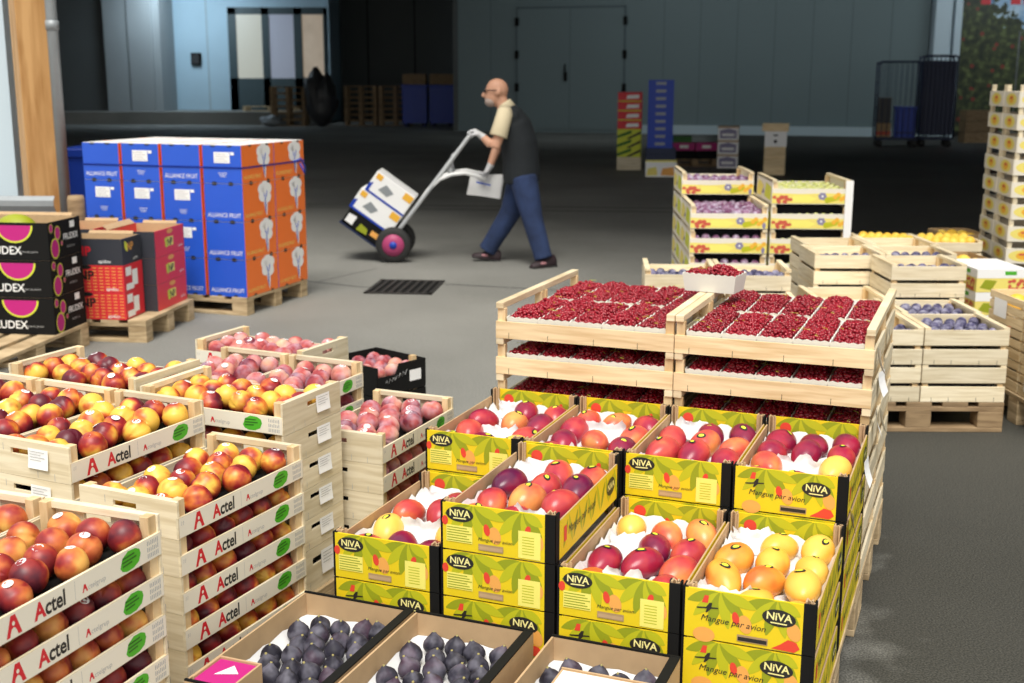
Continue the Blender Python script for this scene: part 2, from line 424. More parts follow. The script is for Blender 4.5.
_tc = {}
def text_mesh(body, align='LEFT', shear=0.0, bold=0.0):
    key = (body, align, shear, bold)
    if key in _tc: return _tc[key]
    cu = bpy.data.curves.new('lettering', 'FONT')
    cu.body = body; cu.size = 1.0; cu.align_x = align; cu.shear = shear; cu.resolution_u = 3; cu.offset = bold
    o = bpy.data.objects.new('lettering', cu)
    COL.objects.link(o)
    me = bpy.data.meshes.new_from_object(o.evaluated_get(bpy.context.evaluated_depsgraph_get()))
    vs = [(v.co.x, v.co.y) for v in me.vertices]; fs = []
    for p in me.polygons:
        fs.append(tuple(p.vertices))
    if fs and me.polygons[0].normal.z < 0: fs = [f[::-1] for f in fs]
    bpy.data.objects.remove(o); bpy.data.meshes.remove(me); bpy.data.curves.remove(cu)
    _tc[key] = (vs, fs)
    return _tc[key]

def V(*a): return Vector(a)
def FR(o, u, w): return (Vector(o), Vector(u), Vector(w))

def tag(o, label, cat, group=None, kind=None):
    o['label'] = label; o['category'] = cat
    if group: o['group'] = group
    if kind: o['kind'] = kind
    return o
def link(name, me, parent=None):
    o = bpy.data.objects.new(name, me); COL.objects.link(o)
    if parent is not None: o.parent = parent
    return o
def empty(name, loc=(0, 0, 0), rz=0.0):
    o = bpy.data.objects.new(name, None); COL.objects.link(o)
    o.location = loc; o.rotation_euler = (0, 0, rz); o.empty_display_size = 0.05
    return o
def struct(name, me, loc=(0, 0, 0), rz=0.0, parent=None):
    o = link(name, me, parent); o.location = loc; o.rotation_euler = (0, 0, rz); o['kind'] = 'structure'
    return o
KIDS = {}
def kid(name, me, parent):
    o = link(name, me, parent)
    KIDS.setdefault(parent, []).append(o)
    return o
def copy_tree(o, parent=None):
    c = o.copy(); COL.objects.link(c)
    if parent is not None: c.parent = parent
    for ch in KIDS.get(o, []):
        KIDS.setdefault(c, []).append(copy_tree(ch, c))
    return c

class Proto:
    """builds a thing once, hands out the first one and copies afterwards"""
    def __init__(s, build): s.build = build; s.o = None
    def get(s):
        if s.o is None:
            s.o = s.build(); return s.o
        return copy_tree(s.o)

ORD = ['zeroth', 'first', 'second', 'third', 'fourth', 'fifth', 'sixth', 'seventh', 'eighth', 'ninth', 'tenth', 'eleventh', 'twelfth']

class Frame:
    """a pile's own axes: x to the right, y away from the viewer"""
    def __init__(s, X, Y, yaw): s.X, s.Y, s.yaw = X, Y, R(yaw); s.c, s.s = math.cos(s.yaw), math.sin(s.yaw)
    def at(s, x, y, z=0.0): return (s.X + x * s.c - y * s.s, s.Y + x * s.s + y * s.c, z)
    def put(s, o, x, y, z, rz=0.0):
        o.location = s.at(x, y, z); o.rotation_euler = (0, 0, s.yaw + rz); return o

# ------------------------------------------------------------------ the setting
def build_setting():
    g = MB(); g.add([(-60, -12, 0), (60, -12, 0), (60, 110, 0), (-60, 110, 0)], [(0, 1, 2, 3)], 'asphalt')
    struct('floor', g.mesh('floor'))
    t = MB(); p = [(-45, 15.5), (-9, 15.5), (3.5, 5.5), (45, 5.0), (45, 80), (-45, 80)]; n = len(p)  # unseen hall roof, front edge slanted forward to shade the right-hand ground
    t.add([(x, y, 6.2) for x, y in p] + [(x, y, 6.5) for x, y in p], [tuple(range(n))[::-1], tuple(range(n, 2 * n))] + [(i, (i + 1) % n, n + (i + 1) % n, n + i) for i in range(n)], 'roof')
    struct('ceiling', t.mesh('ceiling'))
    # cold-store wall with sheet panels
    w = MB(); L = 14.9
    w.box(0, L, 0, 0.3, 0, 6.2, 'panel_blue')
    x = 0.0
    while x < L:
        if not (1.9 < x < 5.8): w.box(x, x + 0.025, -0.004, 0.0, 0.25, 6.2, 'panel_seam')
        x += 1.15
    for k in range(60):
        xx = k * 0.25 + 0.1
        if xx < L and not (1.95 < xx < 5.75): w.box(xx, xx + 0.012, -0.003, 0.0, 0.25, 6.2, 'panel_blue')
    yaw = math.atan2(37.3 - 41.4, 12.5 + 1.84)
    wall = struct('wall_back', w.mesh('wall_back'), (-1.84, 41.4, 0), yaw)
    k = MB(); k.box(5.9, L, -0.16, 0.0, 0, 0.28, 'kerb')
    struct('baseboard_back', k.mesh('baseboard_back'), (-1.84, 41.4, 0), yaw)
    # double door
    d = MB(); x0, x1 = 2.1, 5.63
    d.box(x0, x1, -0.05, 0.0, 0.12, 3.95, 'panel_blue')
    d.box(x0 - 0.05, x0, -0.06, 0, 0.0, 4.0, 'panel_seam'); d.box(x1, x1 + 0.05, -0.06, 0, 0, 4.0, 'panel_seam')
    d.box(x0 - 0.05, x1 + 0.05, -0.06, 0, 3.95, 4.02, 'panel_seam')
    d.box((x0 + x1) / 2 - 0.012, (x0 + x1) / 2 + 0.012, -0.055, -0.045, 0.12, 3.95, 'panel_seam')
    door = struct('door_2', d.mesh('door_2'), (-1.84, 41.4, 0), yaw)
    h = MB(); h.box(3.68, 3.78, -0.13, -0.05, 1.65, 1.95, 'black_card'); h.box(3.70, 3.74, -0.16, -0.1, 1.9, 2.2, 'black_card')
    link('door_handle', h.mesh('door_handle', 0.01), door)
    for hx in (x0 - 0.08, x1 - 0.02):
        for hz in (1.45, 2.5, 3.55):
            hm = MB(); hm.box(hx, hx + 0.12, -0.12, -0.04, hz - 0.13, hz + 0.13, 'black_card')
            link('hinge', hm.mesh('hinge', 0.01), door)
    # return of the cold store, recess behind and the lit dock building
    r = MB(); r.box(-1.99, -1.84, 41.4, 54, 0, 6.2, 'dark_wall'); struct('wall_recess_side', r.mesh('wall_recess_side'))
    r = MB(); r.box(-8.0, -1.9, 53, 53.3, 0, 6.2, 'dark_wall')
    for q in (-6.2, -4.2): r.box(q, q + 0.05, 52.98, 53, 0, 6.2, 'black_card')
    struct('wall_recess', r.mesh('wall_recess'))
    r = MB(); r.box(-45, -7.55, 46.8, 60, 0, 0.48, 'asphalt'); struct('trim_1', r.mesh('trim_1'))
    r = MB(); r.box(-13.62, -11.42, 50, 50.3, 0.48, 6.2, 'pale_blue'); r.box(-7.5, -7.35, 49.9, 53, 0.0, 6.2, 'pale_blue')
    r.box(-11.42, -7.35, 50, 50.3, 4.52, 6.2, 'pale_blue')
    r.box(-12.3, -12.27, 49.985, 50, 0.48, 6.2, 'grey_plaster')
    struct('wall_dock', r.mesh('wall_dock'))
    r = MB(); r.box(-13.9, -13.62, 48.0, 50.3, 0.48, 6.2, 'grey_plaster'); r.box(-15.75, -13.9, 47.9, 48.2, 0.48, 6.2, 'grey_plaster')
    r.box(-14.85, -14.82, 47.88, 47.9, 0.48, 6.2, 'dark_wall')
    struct('wall_dock_side', r.mesh('wall_dock_side'))
    r = MB(); r.box(-30, -15.75, 48.2, 48.5, 0, 6.2, 'dark_wall'); struct('wall_left_far', r.mesh('wall_left_far'))
    r = MB(); r.box(-30.3, -30, 20, 60, 0, 6.2, 'dark_wall'); struct('wall_left', r.mesh('wall_left'))
    r = MB(); r.box(30, 30.3, 20, 60, 0, 6.2, 'dark_wall'); struct('wall_right', r.mesh('wall_right'))
    dd = MB()
    dd.box(-11.42, -11.09, 49.9, 50.0, 0.48, 4.5, 'door_green'); dd.box(-10.06, -9.77, 49.9, 50, 0.48, 4.5, 'door_green')
    dd.box(-8.78, -8.45, 49.9, 50, 0.48, 4.5, 'door_green'); dd.box(-7.6, -7.42, 49.9, 50, 0.48, 4.5, 'door_green')
    dd.box(-11.42, -7.42, 49.9, 50, 4.25, 4.52, 'door_green'); dd.box(-11.42, -7.42, 49.9, 50, 0.48, 1.75, 'door_green')
    dr = struct('door_1', dd.mesh('door_1'))
    for a, b, mt in ((-11.09, -10.06, 'pane_warm'), (-9.77, -8.78, 'pane_cool'), (-8.45, -7.6, 'pane_red')):
        p = MB(); p.box(a, b, 49.94, 49.97, 1.75, 4.25, mt); link('door_pane', p.mesh('door_pane'), dr)
    bx = MB(); bx.box(-12.95, -12.55, 49.85, 50, 2.25, 2.75, 'black_card'); bx.box(-12.9, -12.6, 49.8, 49.85, 2.3, 2.7, 'dark_stuff')
    o = link('wall_box', bx.mesh('wall_box', 0.02)); tag(o, 'small black box mounted on the pale blue dock wall', 'box')
    # right: white pillar and the printed wall
    p = MB(); p.box(12.55, 13.05, 37.0, 37.5, 0, 6.2, 'white_wall'); p.box(13.1, 13.3, 36.9, 37.4, 0, 6.2, 'white_wall')
    struct('wall_pillar', p.mesh('wall_pillar'))
    r = MB(); r.box(13.3, 30, 38.6, 38.9, 0, 6.2, 'dark_wall'); struct('wall_back_right', r.mesh('wall_back_right'))
    root = empty('printed_banner', (15.8, 38.3, 0.15)); tag(root, 'large printed orchard picture on the far right wall with red letters', 'banner')
    p = MB(); p.box(-2.6, 4.4, 0, 0.05, 0.0, 6.0, 'mural'); kid('picture_panel', p.mesh('picture_panel'), root)
    p = MB(); f = FR((0, -0.004, 0), (1, 0, 0), (0, 0, 1))
    for ch, xx in (('H', -1.55), ('B', -0.25), ('R', 1.2)):
        q = MB(); q.text(f, ch, (xx, 3.88), 1.9, 'red_ink', 0.01, bold=0.03); kid('letter', q.mesh('letter'), root)
    # light-blue shed wall at the left, timber post, pipe, guard rail
    w = MB(); w.box(-7.5, -3.86, 9.45, 9.6, 0, 5.0, 'white_wall'); struct('wall_shed', w.mesh('wall_shed'))
    c = MB(); c.box(-0.145, 0.145, -0.12, 0.12, 0, 5.0, 'timber')
    o = link('timber_post', c.mesh('timber_post', 0.006)); o.location = (-3.545, 9.22, 0); o.rotation_euler = (0, 0, R(32))
    tag(o, 'tall square timber post beside a steel downpipe at the left', 'post')
    c = empty('downpipe', (-3.335, 9.02, 0)); tag(c, 'grey galvanised downpipe running up beside the timber post', 'pipe')
    p = MB(); p.tube([(0, 0, 0.1), (0, 0, 5)], 0.04, 'steel', 16); kid('pipe', p.mesh('pipe'), c)
    p = MB(); p.tube([(0, 0, 1.98), (0, 0, 2.05)], 0.047, 'steel', 16); kid('collar', p.mesh('collar'), c)
    p = MB(); p.box(-0.08, 0.08, -0.08, 0.08, 0, 0.12, 'steel'); kid('foot', p.mesh('foot', 0.005), c)
    c = empty('guard_rail', (-4.3, 8.72, 0)); tag(c, 'grey steel guard rail in front of the timber post', 'rail')
    p = MB()
    prof = [(0, 0.54), (0.03, 0.57), (0.03, 0.62), (0.0, 0.65), (0.0, 0.70), (0.03, 0.74), (0.03, 0.78), (0.0, 0.81)]
    vs = [(x, -q[0], q[1]) for x in (-1.4, 1.0) for q in prof] + [(x, -q[0] + 0.006, q[1]) for x in (-1.4, 1.0) for q in prof]
    n = len(prof); fs = []
    for i in range(n - 1):
        fs.append((i, n + i, n + i + 1, i + 1)); fs.append((2 * n + i, 2 * n + i + 1, 3 * n + i + 1, 3 * n + i))
    fs += [(0, 2 * n, 3 * n, n), (n - 1, 2 * n - 1, 4 * n - 1, 3 * n - 1)]
    p.add(vs, fs, 'steel'); kid('beam', p.mesh('beam'), c)
    for xx in (-1.1, 0.8):
        p = MB(); p.box(xx - 0.05, xx + 0.05, 0.01, 0.09, 0, 0.75, 'steel'); kid('upright', p.mesh('upright', 0.004), c)
    p = MB(); p.tube([(0, 0, 0), (0, 0, 0.80), (0, 0, 0.83)], [0.062, 0.06, 0.052], 'pallet_dark', 14)
    o = link('wooden_stub_post', p.mesh('wooden_stub_post')); o.location = (-3.09, 8.56, 0); tag(o, 'short round brown wooden post at the end of the guard rail', 'post')
    # drain and tar seams
    c = empty('drain_grate', (-0.86, 9.60, 0), R(-6)); tag(c, 'cast iron drain grate set in the asphalt', 'drain')
    p = MB()
    for a in ((-0.27, 0.27, -0.33, -0.29), (-0.27, 0.27, 0.29, 0.33), (-0.27, -0.24, -0.33, 0.33), (0.24, 0.27, -0.33, 0.33)): p.box(*a, 0.001, 0.010, 'iron')
    kid('frame', p.mesh('frame'), c)
    for i in range(7):
        p = MB(); xx = -0.2 + i * 0.066; p.box(xx - 0.014, xx + 0.014, -0.29, 0.29, 0.002, 0.009, 'iron'); kid('bar', p.mesh('bar'), c)
    p = MB(); p.box(-0.24, 0.24, -0.29, 0.29, 0.0008, 0.0016, 'black_card'); kid('pit', p.mesh('pit'), c)
    for i, pts in enumerate(([(-9, 16.4), (-3, 16.0), (0, 15.6), (3.4, 15.3), (9, 14.9)], [(-9, 16.8), (0, 16.1), (4, 15.7), (9, 15.4)],
                             [(-6, 10.9), (-2.2, 10.2), (-1.2, 9.6), (-0.5, 9.75), (0.3, 9.5), (1.6, 9.0)], [(-1.6, 9.9), (-1.2, 10.6)])):
        p = MB(); wd = 0.035 if i < 2 else 0.014
        for (x0, y0), (x1, y1) in zip(pts, pts[1:]):
            p.add([(x0, y0 - wd, 0.0006), (x1, y1 - wd, 0.0006), (x1, y1 + wd, 0.0006), (x0, y0 + wd, 0.0006)], [(0, 1, 2, 3)], 'tar')
        struct('trim_%d' % (i + 2), p.mesh('trim'))
build_setting()

# ------------------------------------------------------------------ pallets
def pallet_proto(w, d, h, mat):
    def build():
        o = empty('wooden_pallet')
        p = MB(); n = 5 if w <= 0.9 else 7
        bw = 0.12
        for i in range(n):
            x = i * (w - bw) / (n - 1); p.box(x, x + bw, 0, d, h - 0.022, h, mat)
        kid('deck', p.mesh('deck', 0.002), o)
        for i in range(3):
            y = i * (d - 0.1) / 2
            p = MB(); p.box(0, w, y, y + 0.1, h - 0.044, h - 0.022, mat); kid('crossboard', p.mesh('crossboard', 0.002), o)
            p = MB(); p.box(0, w, y, y + 0.1, 0, 0.022, mat); kid('runner', p.mesh('runner', 0.002), o)
            for j in range(3):
                x = j * (w - 0.12) / 2
                p = MB(); p.box(x, x + 0.12, y, y + 0.1, 0.022, h - 0.044, mat); kid('block', p.mesh('block', 0.003), o)
        return o
    return Proto(build)
def pallet(fr, x, y, w, d, label, h=0.144, mat='pallet', group=None):
    o = pallet_proto(w, d, h, mat).get()
    fr.put(o, x, y, 0); return tag(o, label, 'pallet', group)

# ------------------------------------------------------------------ fruit
def blob(fn, nu=18, nv=12):
    """closed surface: fn(theta, phi) -> point; theta from the top pole"""
    vs = [fn(0, 0)]
    for i in range(1, nv):
        for k in range(nu): vs.append(fn(math.pi * i / nv, 2 * math.pi * k / nu))
    vs.append(fn(math.pi, 0)); L = len(vs) - 1
    fs = [(0, 1 + k, 1 + (k + 1) % nu) for k in range(nu)]
    for i in range(nv - 2):
        a, b = 1 + i * nu, 1 + (i + 1) * nu
        fs += [(a + k, b + k, b + (k + 1) % nu, a + (k + 1) % nu) for k in range(nu)]
    a = 1 + (nv - 2) * nu
    fs += [(a + k, L, a + (k + 1) % nu) for k in range(nu)]
    return vs, fs

def peach_mesh(name, mat, r):
    def fn(t, p):
        rr = r * (1 - 0.14 * math.exp(-(t / 0.42) ** 2) + 0.03 * math.exp(-((math.pi - t) / 0.3) ** 2))
        dp = abs(((p + math.pi) % (2 * math.pi)) - math.pi)
        rr *= 1 - 0.13 * math.exp(-(dp / 0.20) ** 2) * math.sin(t) ** 0.5
        x, y, z = rr * math.sin(t) * math.cos(p), rr * math.sin(t) * math.sin(p) * 1.02, rr * math.cos(t) * 0.95
        return Vector((z, y, x))          # stem end to the side, crease on top
    m = MB(); vs, fs = blob(fn, 24, 14); m.add(vs, fs, mat, True)
    return m.mesh(name, recalc=True)
def sticker_mesh(r, R0, mat='sticker', ry=None, inner=None):
    m = MB(); n = 14; ry = ry or r
    ring = []
    for k in range(n):
        a = 2 * math.pi * k / n; x, y = r * math.cos(a), ry * math.sin(a)
        ring.append((x, y, math.sqrt(max(1e-9, R0 * R0 - x * x - y * y)) + 0.0008))
    m.add([(0, 0, R0 + 0.0008)] + ring, [(0, 1 + k, 1 + (k + 1) % n) for k in range(n)], mat, True)
    if inner:
        m.add([(0, 0, R0 + 0.0014)] + [(x * 0.6, y * 0.6, R0 + 0.0011 - (x * x + y * y) * 0.36 / (2 * R0)) for x, y, z in ring], [(0, 1 + k, 1 + (k + 1) % n) for k in range(n)], inner, True)
    return m.mesh('sticker')

PR = 0.0378
FM = {'nectarine': peach_mesh('nectarine', 'nectarine', PR), 'nectarine_dark': peach_mesh('nectarine', 'nectarine_dark', PR), 'peach': peach_mesh('peach', 'peach', PR)}
STK = sticker_mesh(0.0112, PR * 0.985)

def put_peach(kind, loc, label, group, sticker, scale=1.0):
    nm = 'peach' if kind == 'peach' else 'nectarine'
    o = link(nm, FM[kind]); o.location = loc
    o.rotation_euler = (rnd.uniform(-2.6, 2.6) if not sticker else rnd.uniform(0.5, 1.2) * rnd.choice((-1, 1)), rnd.uniform(-0.4, 0.4), rnd.uniform(0, 6.28))
    s = scale * rnd.uniform(0.94, 1.05); o.scale = (s, s, s)
    tag(o, label, nm, group)
    if sticker:
        st = link('sticker', STK, o)
        st.rotation_euler = (-o.rotation_euler.x + rnd.uniform(-0.35, 0.5), rnd.uniform(-0.3, 0.3), 0)
    return o

# ------------------------------------------------------------------ the peach crates (50 x 30 cm, low long sides with a printed band)
CW, CL, CH = 0.298, 0.50, 0.0935
def band_mesh(side):
    m = MB(); t = 0.006
    x0, x1 = (CW - t, CW) if side > 0 else (0, t)
    m.box(x0, x1, 0.0, CL, 0.003, 0.053, 'plywood')
    f = FR((CW, 0, 0.003), (0, 1, 0), (0, 0, 1)) if side > 0 else FR((0, CL, 0.003), (0, -1, 0), (0, 0, 1))
    m.poly(f, [(0.003, 0.001), (CL - 0.003, 0.001), (CL - 0.003, 0.049), (0.003, 0.049)], 'white_print', 0.0003)
    A = lambda s, x, y: [(x + s * a, y + s * b) for a, b in ((0, 0), (0.33, 1), (0.62, 1), (0.97, 0), (0.72, 0), (0.66, 0.22), (0.58, 0.36), (0.47, 0.42), (0.36, 0.36), (0.28, 0.22), (0.22, 0))]
    s = 0.040
    m.poly(f, A(s, 0.052, 0.005), 'red_ink', 0.0006)
    m.ell(f, (0.052 + s * 0.475, 0.005 + s * 0.60), s * 0.09, s * 0.11, 'white_print', 0.0009, 10)
    m.text(f, 'A', (0.124, 0.010), 0.045, 'red_ink', xs=0.9, bold=0.035)
    m.text(f, 'ctel', (0.151, 0.010), 0.045, 'black_ink', xs=0.84, bold=0.025)
    m.poly(f, [(0.232, 0.006), (0.233, 0.006), (0.233, 0.044), (0.232, 0.044)], 'grey_ink')
    m.poly(f, A(0.016, 0.252, 0.012), 'red_ink', 0.0006)
    m.text(f, 'ctelgrup', (0.268, 0.013), 0.016, 'grey_ink')
    lf = [(0, 0.3), (0.12, 0.75), (0.4, 0.98), (0.75, 0.95), (0.95, 0.8), (1, 0.55), (0.9, 0.2), (0.62, 0.02), (0.3, 0.0), (0.1, 0.1)]
    m.poly(f, [(0.365 + 0.065 * a, 0.004 + 0.043 * b) for a, b in lf], 'green_ink', 0.0006)
    for i, ww in enumerate((0.038, 0.044, 0.03)):
        y = 0.032 - i * 0.008
        m.poly(f, [(0.372, y), (0.372 + ww, y + 0.002), (0.372 + ww, y + 0.006), (0.372, y + 0.004)], 'dark_green_ink', 0.0009)
    for i in range(7):
        x = 0.452 + i * 0.0055
        for j in range(3):
            y = 0.006 + j * 0.014
            m.poly(f, [(x, y), (x + 0.0028, y), (x + 0.0028, y + 0.010 - (i * j % 3) * 0.002), (x, y + 0.010)], 'grey_ink', 0.0005)
    # staples
    for x in (0.010, 0.016, 0.485):
        m.poly(f, [(x, 0.030), (x + 0.0012, 0.030), (x + 0.0025, 0.040), (x + 0.0013, 0.040)], 'grey_ink', 0.0007)
    return m.mesh('printed_side')
def end_mesh(y):
    m = MB(); t = 0.007
    y0, y1 = y, y + t
    xa, xb = 0.105, 0.175
    m.box(0.001, CW - 0.001, y0, y1, 0.0, 0.056, 'plywood'); m.box(0.001, CW - 0.001, y0, y1, 0.071, CH - 0.001, 'plywood')
    m.box(0.001, xa, y0, y1, 0.056, 0.071, 'plywood'); m.box(xb, CW - 0.001, y0, y1, 0.056, 0.071, 'plywood')
    yi = y + t if y < 0.2 else y - 0.012
    m.box(0.028, CW - 0.028, yi, yi + 0.012, CH - 0.016, CH - 0.001, 'plywood')
    for xx, z0 in ((0.08, 0.062), (0.19, 0.004), (0.245, 0.002)):
        yy = y0 - 0.0004 if y < 0.2 else y1 + 0.0004
        m.add([(xx, yy, z0), (xx + 0.0015, yy, z0), (xx + 0.0015, yy, z0 + 0.018), (xx, yy, z0 + 0.018)], [(0, 1, 2, 3)], 'grey_ink')
    return m.mesh('end_board')
BAND = {1: band_mesh(1), -1: band_mesh(-1)}
END = {0: end_mesh(0.0), 1: end_mesh(CL - 0.007)}
def mkpost(x, y):
    m = MB(); m.box(x, x + 0.022, y, y + 0.026, 0.0, CH, 'pine_post'); return m.mesh('corner_post', 0.001)
POSTS = [mkpost(x, y) for x in (0.006, CW - 0.028) for y in (0.007, CL - 0.033)]
_b = MB(); _b.box(0.006, CW - 0.006, 0.007, CL - 0.007, 0.004, 0.009, 'pine'); BASE = _b.mesh('base')
def paper_mesh():
    m = MB(); n = 5
    vs = []; 
    for i in range(n):
        z = 0.078 - 0.05 * i / (n - 1); yy = -0.0015 - 0.004 * (i / (n - 1)) ** 2
        vs += [(0.165, yy, z), (0.232, yy - 0.002, z)]
    m.add(vs, [(2 * i, 2 * i + 2, 2 * i + 3, 2 * i + 1) for i in range(n - 1)], 'paper')
    for k in range(4):
        z = 0.072 - k * 0.007
        m.add([(0.172, -0.0045, z), (0.222 - k % 2 * 0.012, -0.0055, z), (0.222 - k % 2 * 0.012, -0.0055, z - 0.0015), (0.172, -0.0045, z - 0.0015)], [(0, 3, 2, 1)], 'grey_ink')
    return m.mesh('paper_label')
PAPER = paper_mesh()
PAPER2 = paper_mesh()
for v_ in PAPER2.vertices: v_.co = (CW - v_.co.x, CL - v_.co.y, v_.co.z)
_b = MB(); _b.box(0.008, CW - 0.008, 0.009, CL - 0.009, 0.0095, 0.0125, 'black_card'); TRAYIN = _b.mesh('tray_insert')
def build_peach_crate(lab=''):
    o = empty('fruit_crate')
    for s in (1, -1): kid('printed_side', BAND[s], o)
    for s in (0, 1): kid('end_board', END[s], o)
    for p in POSTS: kid('corner_post', p, o)
    kid('base', BASE, o)
    m_ = TRAYIN; kid('tray_insert', m_, o)
    if lab: kid('paper_label', PAPER if lab == 'near' else PAPER2, o)
    return o
PC = {k: Proto(lambda k=k: build_peach_crate(k)) for k in ('', 'near', 'far')}

LV = lambda i, n: 'topmost' if i == 0 else ('lowest' if i == n - 1 and n > 3 else ORD[i + 1] + ' crate down')
def peach_stack(fr, ztop, n, where, kind, crate_at=(0, 0), turned=False, fruit_levels=1, gap_side=None, cut=None, base=0.144, fs=1.0, skip=(), lab=''):
    """n crates with the top rim at ztop; the lowest stand on a pallet of height base"""
    nm = 'peach' if kind == 'peach' else 'nectarine'
    lower = n - 1
    x0, y0 = crate_at
    zs = []
    for i in range(n):
        zs.append(ztop - CH * (i + 1))
    fit = (ztop - CH * 1 - base) / max(1, lower) / CH if lower else 1.0
    full = [1.0] * n
    # visible crates keep their height; anything left over is taken up by the lowest one
    left = zs[-1] - base
    if n > 1:
        zs[-1] = base; full[-1] = (CH + left) / CH
    for i in range(n):
        o = PC[lab].get()
        if turned:
            # long side across: rotate by -90 deg, so local y runs to the right
            fr.put(o, x0, y0 + CW, zs[i], R(-90))
        else:
            fr.put(o, x0, y0, zs[i])
        o.scale = (1, 1, full[i] * 0.999)
        tag(o, 'wooden %s crate, %s in %s' % (nm, LV(i, n), where), 'crate', 'wooden crates of ' + ('peaches' if nm == 'peach' else 'nectarines'))
        W_, L_ = (CL, CW) if turned else (CW, CL)
        nx, ny = (6, 3) if turned else (3, 6)
        if i == 0:
            for a in range(nx):
                for b in range(ny):
                    if (a, b) in skip: continue
                    fx = 0.016 + PR + (W_ - 0.032 - 2 * PR) * (a + (0.5 if b % 2 and not turned else 0)) / (nx - (0.5 if not turned else 1))
                    fy = 0.018 + PR + (L_ - 0.036 - 2 * PR) * (b + (0.5 if a % 2 and turned else 0)) / (ny - (0.5 if turned else 1))
                    fx += rnd.uniform(-.002, .002); fy += rnd.uniform(-.002, .002)
                    if cut and not cut(fx, fy): continue
                    put_peach(kind, fr.at(x0 + fx, y0 + fy, zs[0] + 0.008 + PR + rnd.uniform(0.0, 0.009)),
                              '%s, %s row, %s from left, topmost crate of %s' % (nm, ORD[b + 1], ORD[a + 1], where), ('peaches' if nm == 'peach' else 'nectarines') + ' in open crates', rnd.random() < 0.7, fs)
        elif i < fruit_levels:
            for b in range(6):
                if turned: fx, fy = 0.018 + PR + (W_ - 0.036 - 2 * PR) * b / (nx - 1), 0.010 + PR
                else: fx, fy = W_ - 0.012 - PR, 0.018 + PR + (L_ - 0.036 - 2 * PR) * b / (ny - 1)
                fz = zs[i] + 0.009 + PR - (0.004 if b % 2 else 0.0)
                put_peach(kind, fr.at(x0 + fx, y0 + fy, fz), '%s in gap of %s crate, %s, %s from left' % (nm, 'lowest' if i == n - 1 and n > 3 else ORD[i + 1], where, ORD[b + 1]), ('peaches' if nm == 'peach' else 'nectarines') + ' in open crates', rnd.random() < 0.35, fs)

FN = Frame(-1.200, 2.054, -20.83)
FMm = Frame(-1.039, 2.756, -24.9)
FP = Frame(-1.335, 2.905, -24.9)
FRr = Frame(-1.092, 3.430, -24.1)
FS = Frame(-1.005, 3.80, -25.0)
FT = Frame(-1.215, 4.52, -25.5)
FU = Frame(-0.665, 3.60, -22.6)
pallet(FN, -0.5, -0.28, 0.8, 0.8, 'pallet under the nearest nectarine crates at lower left')
pallet(FP, -0.62, -0.02, 0.92, 0.53, 'pallet under the left group of nectarine crates')
pallet(FMm, 0.0, -0.01, 0.30, 0.51, 'narrow pallet under the middle nectarine stack')
pallet(FRr, -0.51, 0.0, 1.02, 0.30, 'pallet under the crosswise crates behind the nectarines')
pallet(FS, -0.31, 0.0, 0.61, 0.5, 'pallet under the pale peach crates beside the black tray')
pallet(FT, 0.0, 0.0, 0.5, 0.30, 'pallet under the rearmost peach crates')
pallet(FU, 0.0, 0.0, 0.30, 0.5, 'pallet under the peach stack beside the yellow cartons')
peach_stack(FN, 0.728, 6, 'nearest lower left stack', 'nectarine_dark', (0, 0), fruit_levels=6)
peach_stack(FN, 0.728, 6, 'bottom left corner stack', 'nectarine_dark', (-0.302, 0), cut=lambda x, y: y > 0.18)
peach_stack(FMm, 0.675, 6, 'middle nectarine stack', 'nectarine', fruit_levels=6)
peach_stack(FP, 0.758, 7, 'left group, right stack', 'nectarine', (0, 0), fruit_levels=2, lab='near')
peach_stack(FP, 0.758, 7, 'left group, middle stack', 'nectarine', (-0.302, 0))
peach_stack(FP, 0.758, 7, 'left group, edge stack', 'nectarine', (-0.604, 0), cut=lambda x, y: y > 0.25)
peach_stack(FRr, 0.747, 6, 'crosswise leaf print stack', 'nectarine', (0, 0), turned=True, fruit_levels=2, lab='far')
peach_stack(FRr, 0.765, 6, 'crosswise far left stack', 'nectarine', (-0.515, 0), turned=True, fruit_levels=1)
peach_stack(FS, 0.66, 5, 'pale stack by black tray', 'peach', (0, 0), fruit_levels=2)
peach_stack(FS, 0.66, 5, 'pale stack behind leaf print', 'peach', (-0.302, 0))
peach_stack(FT, 0.655, 5, 'rearmost crosswise stack', 'peach', (0, 0), turned=True)
peach_stack(FU, 0.580, 5, 'stack beside yellow cartons', 'peach', (0, 0), fruit_levels=3)
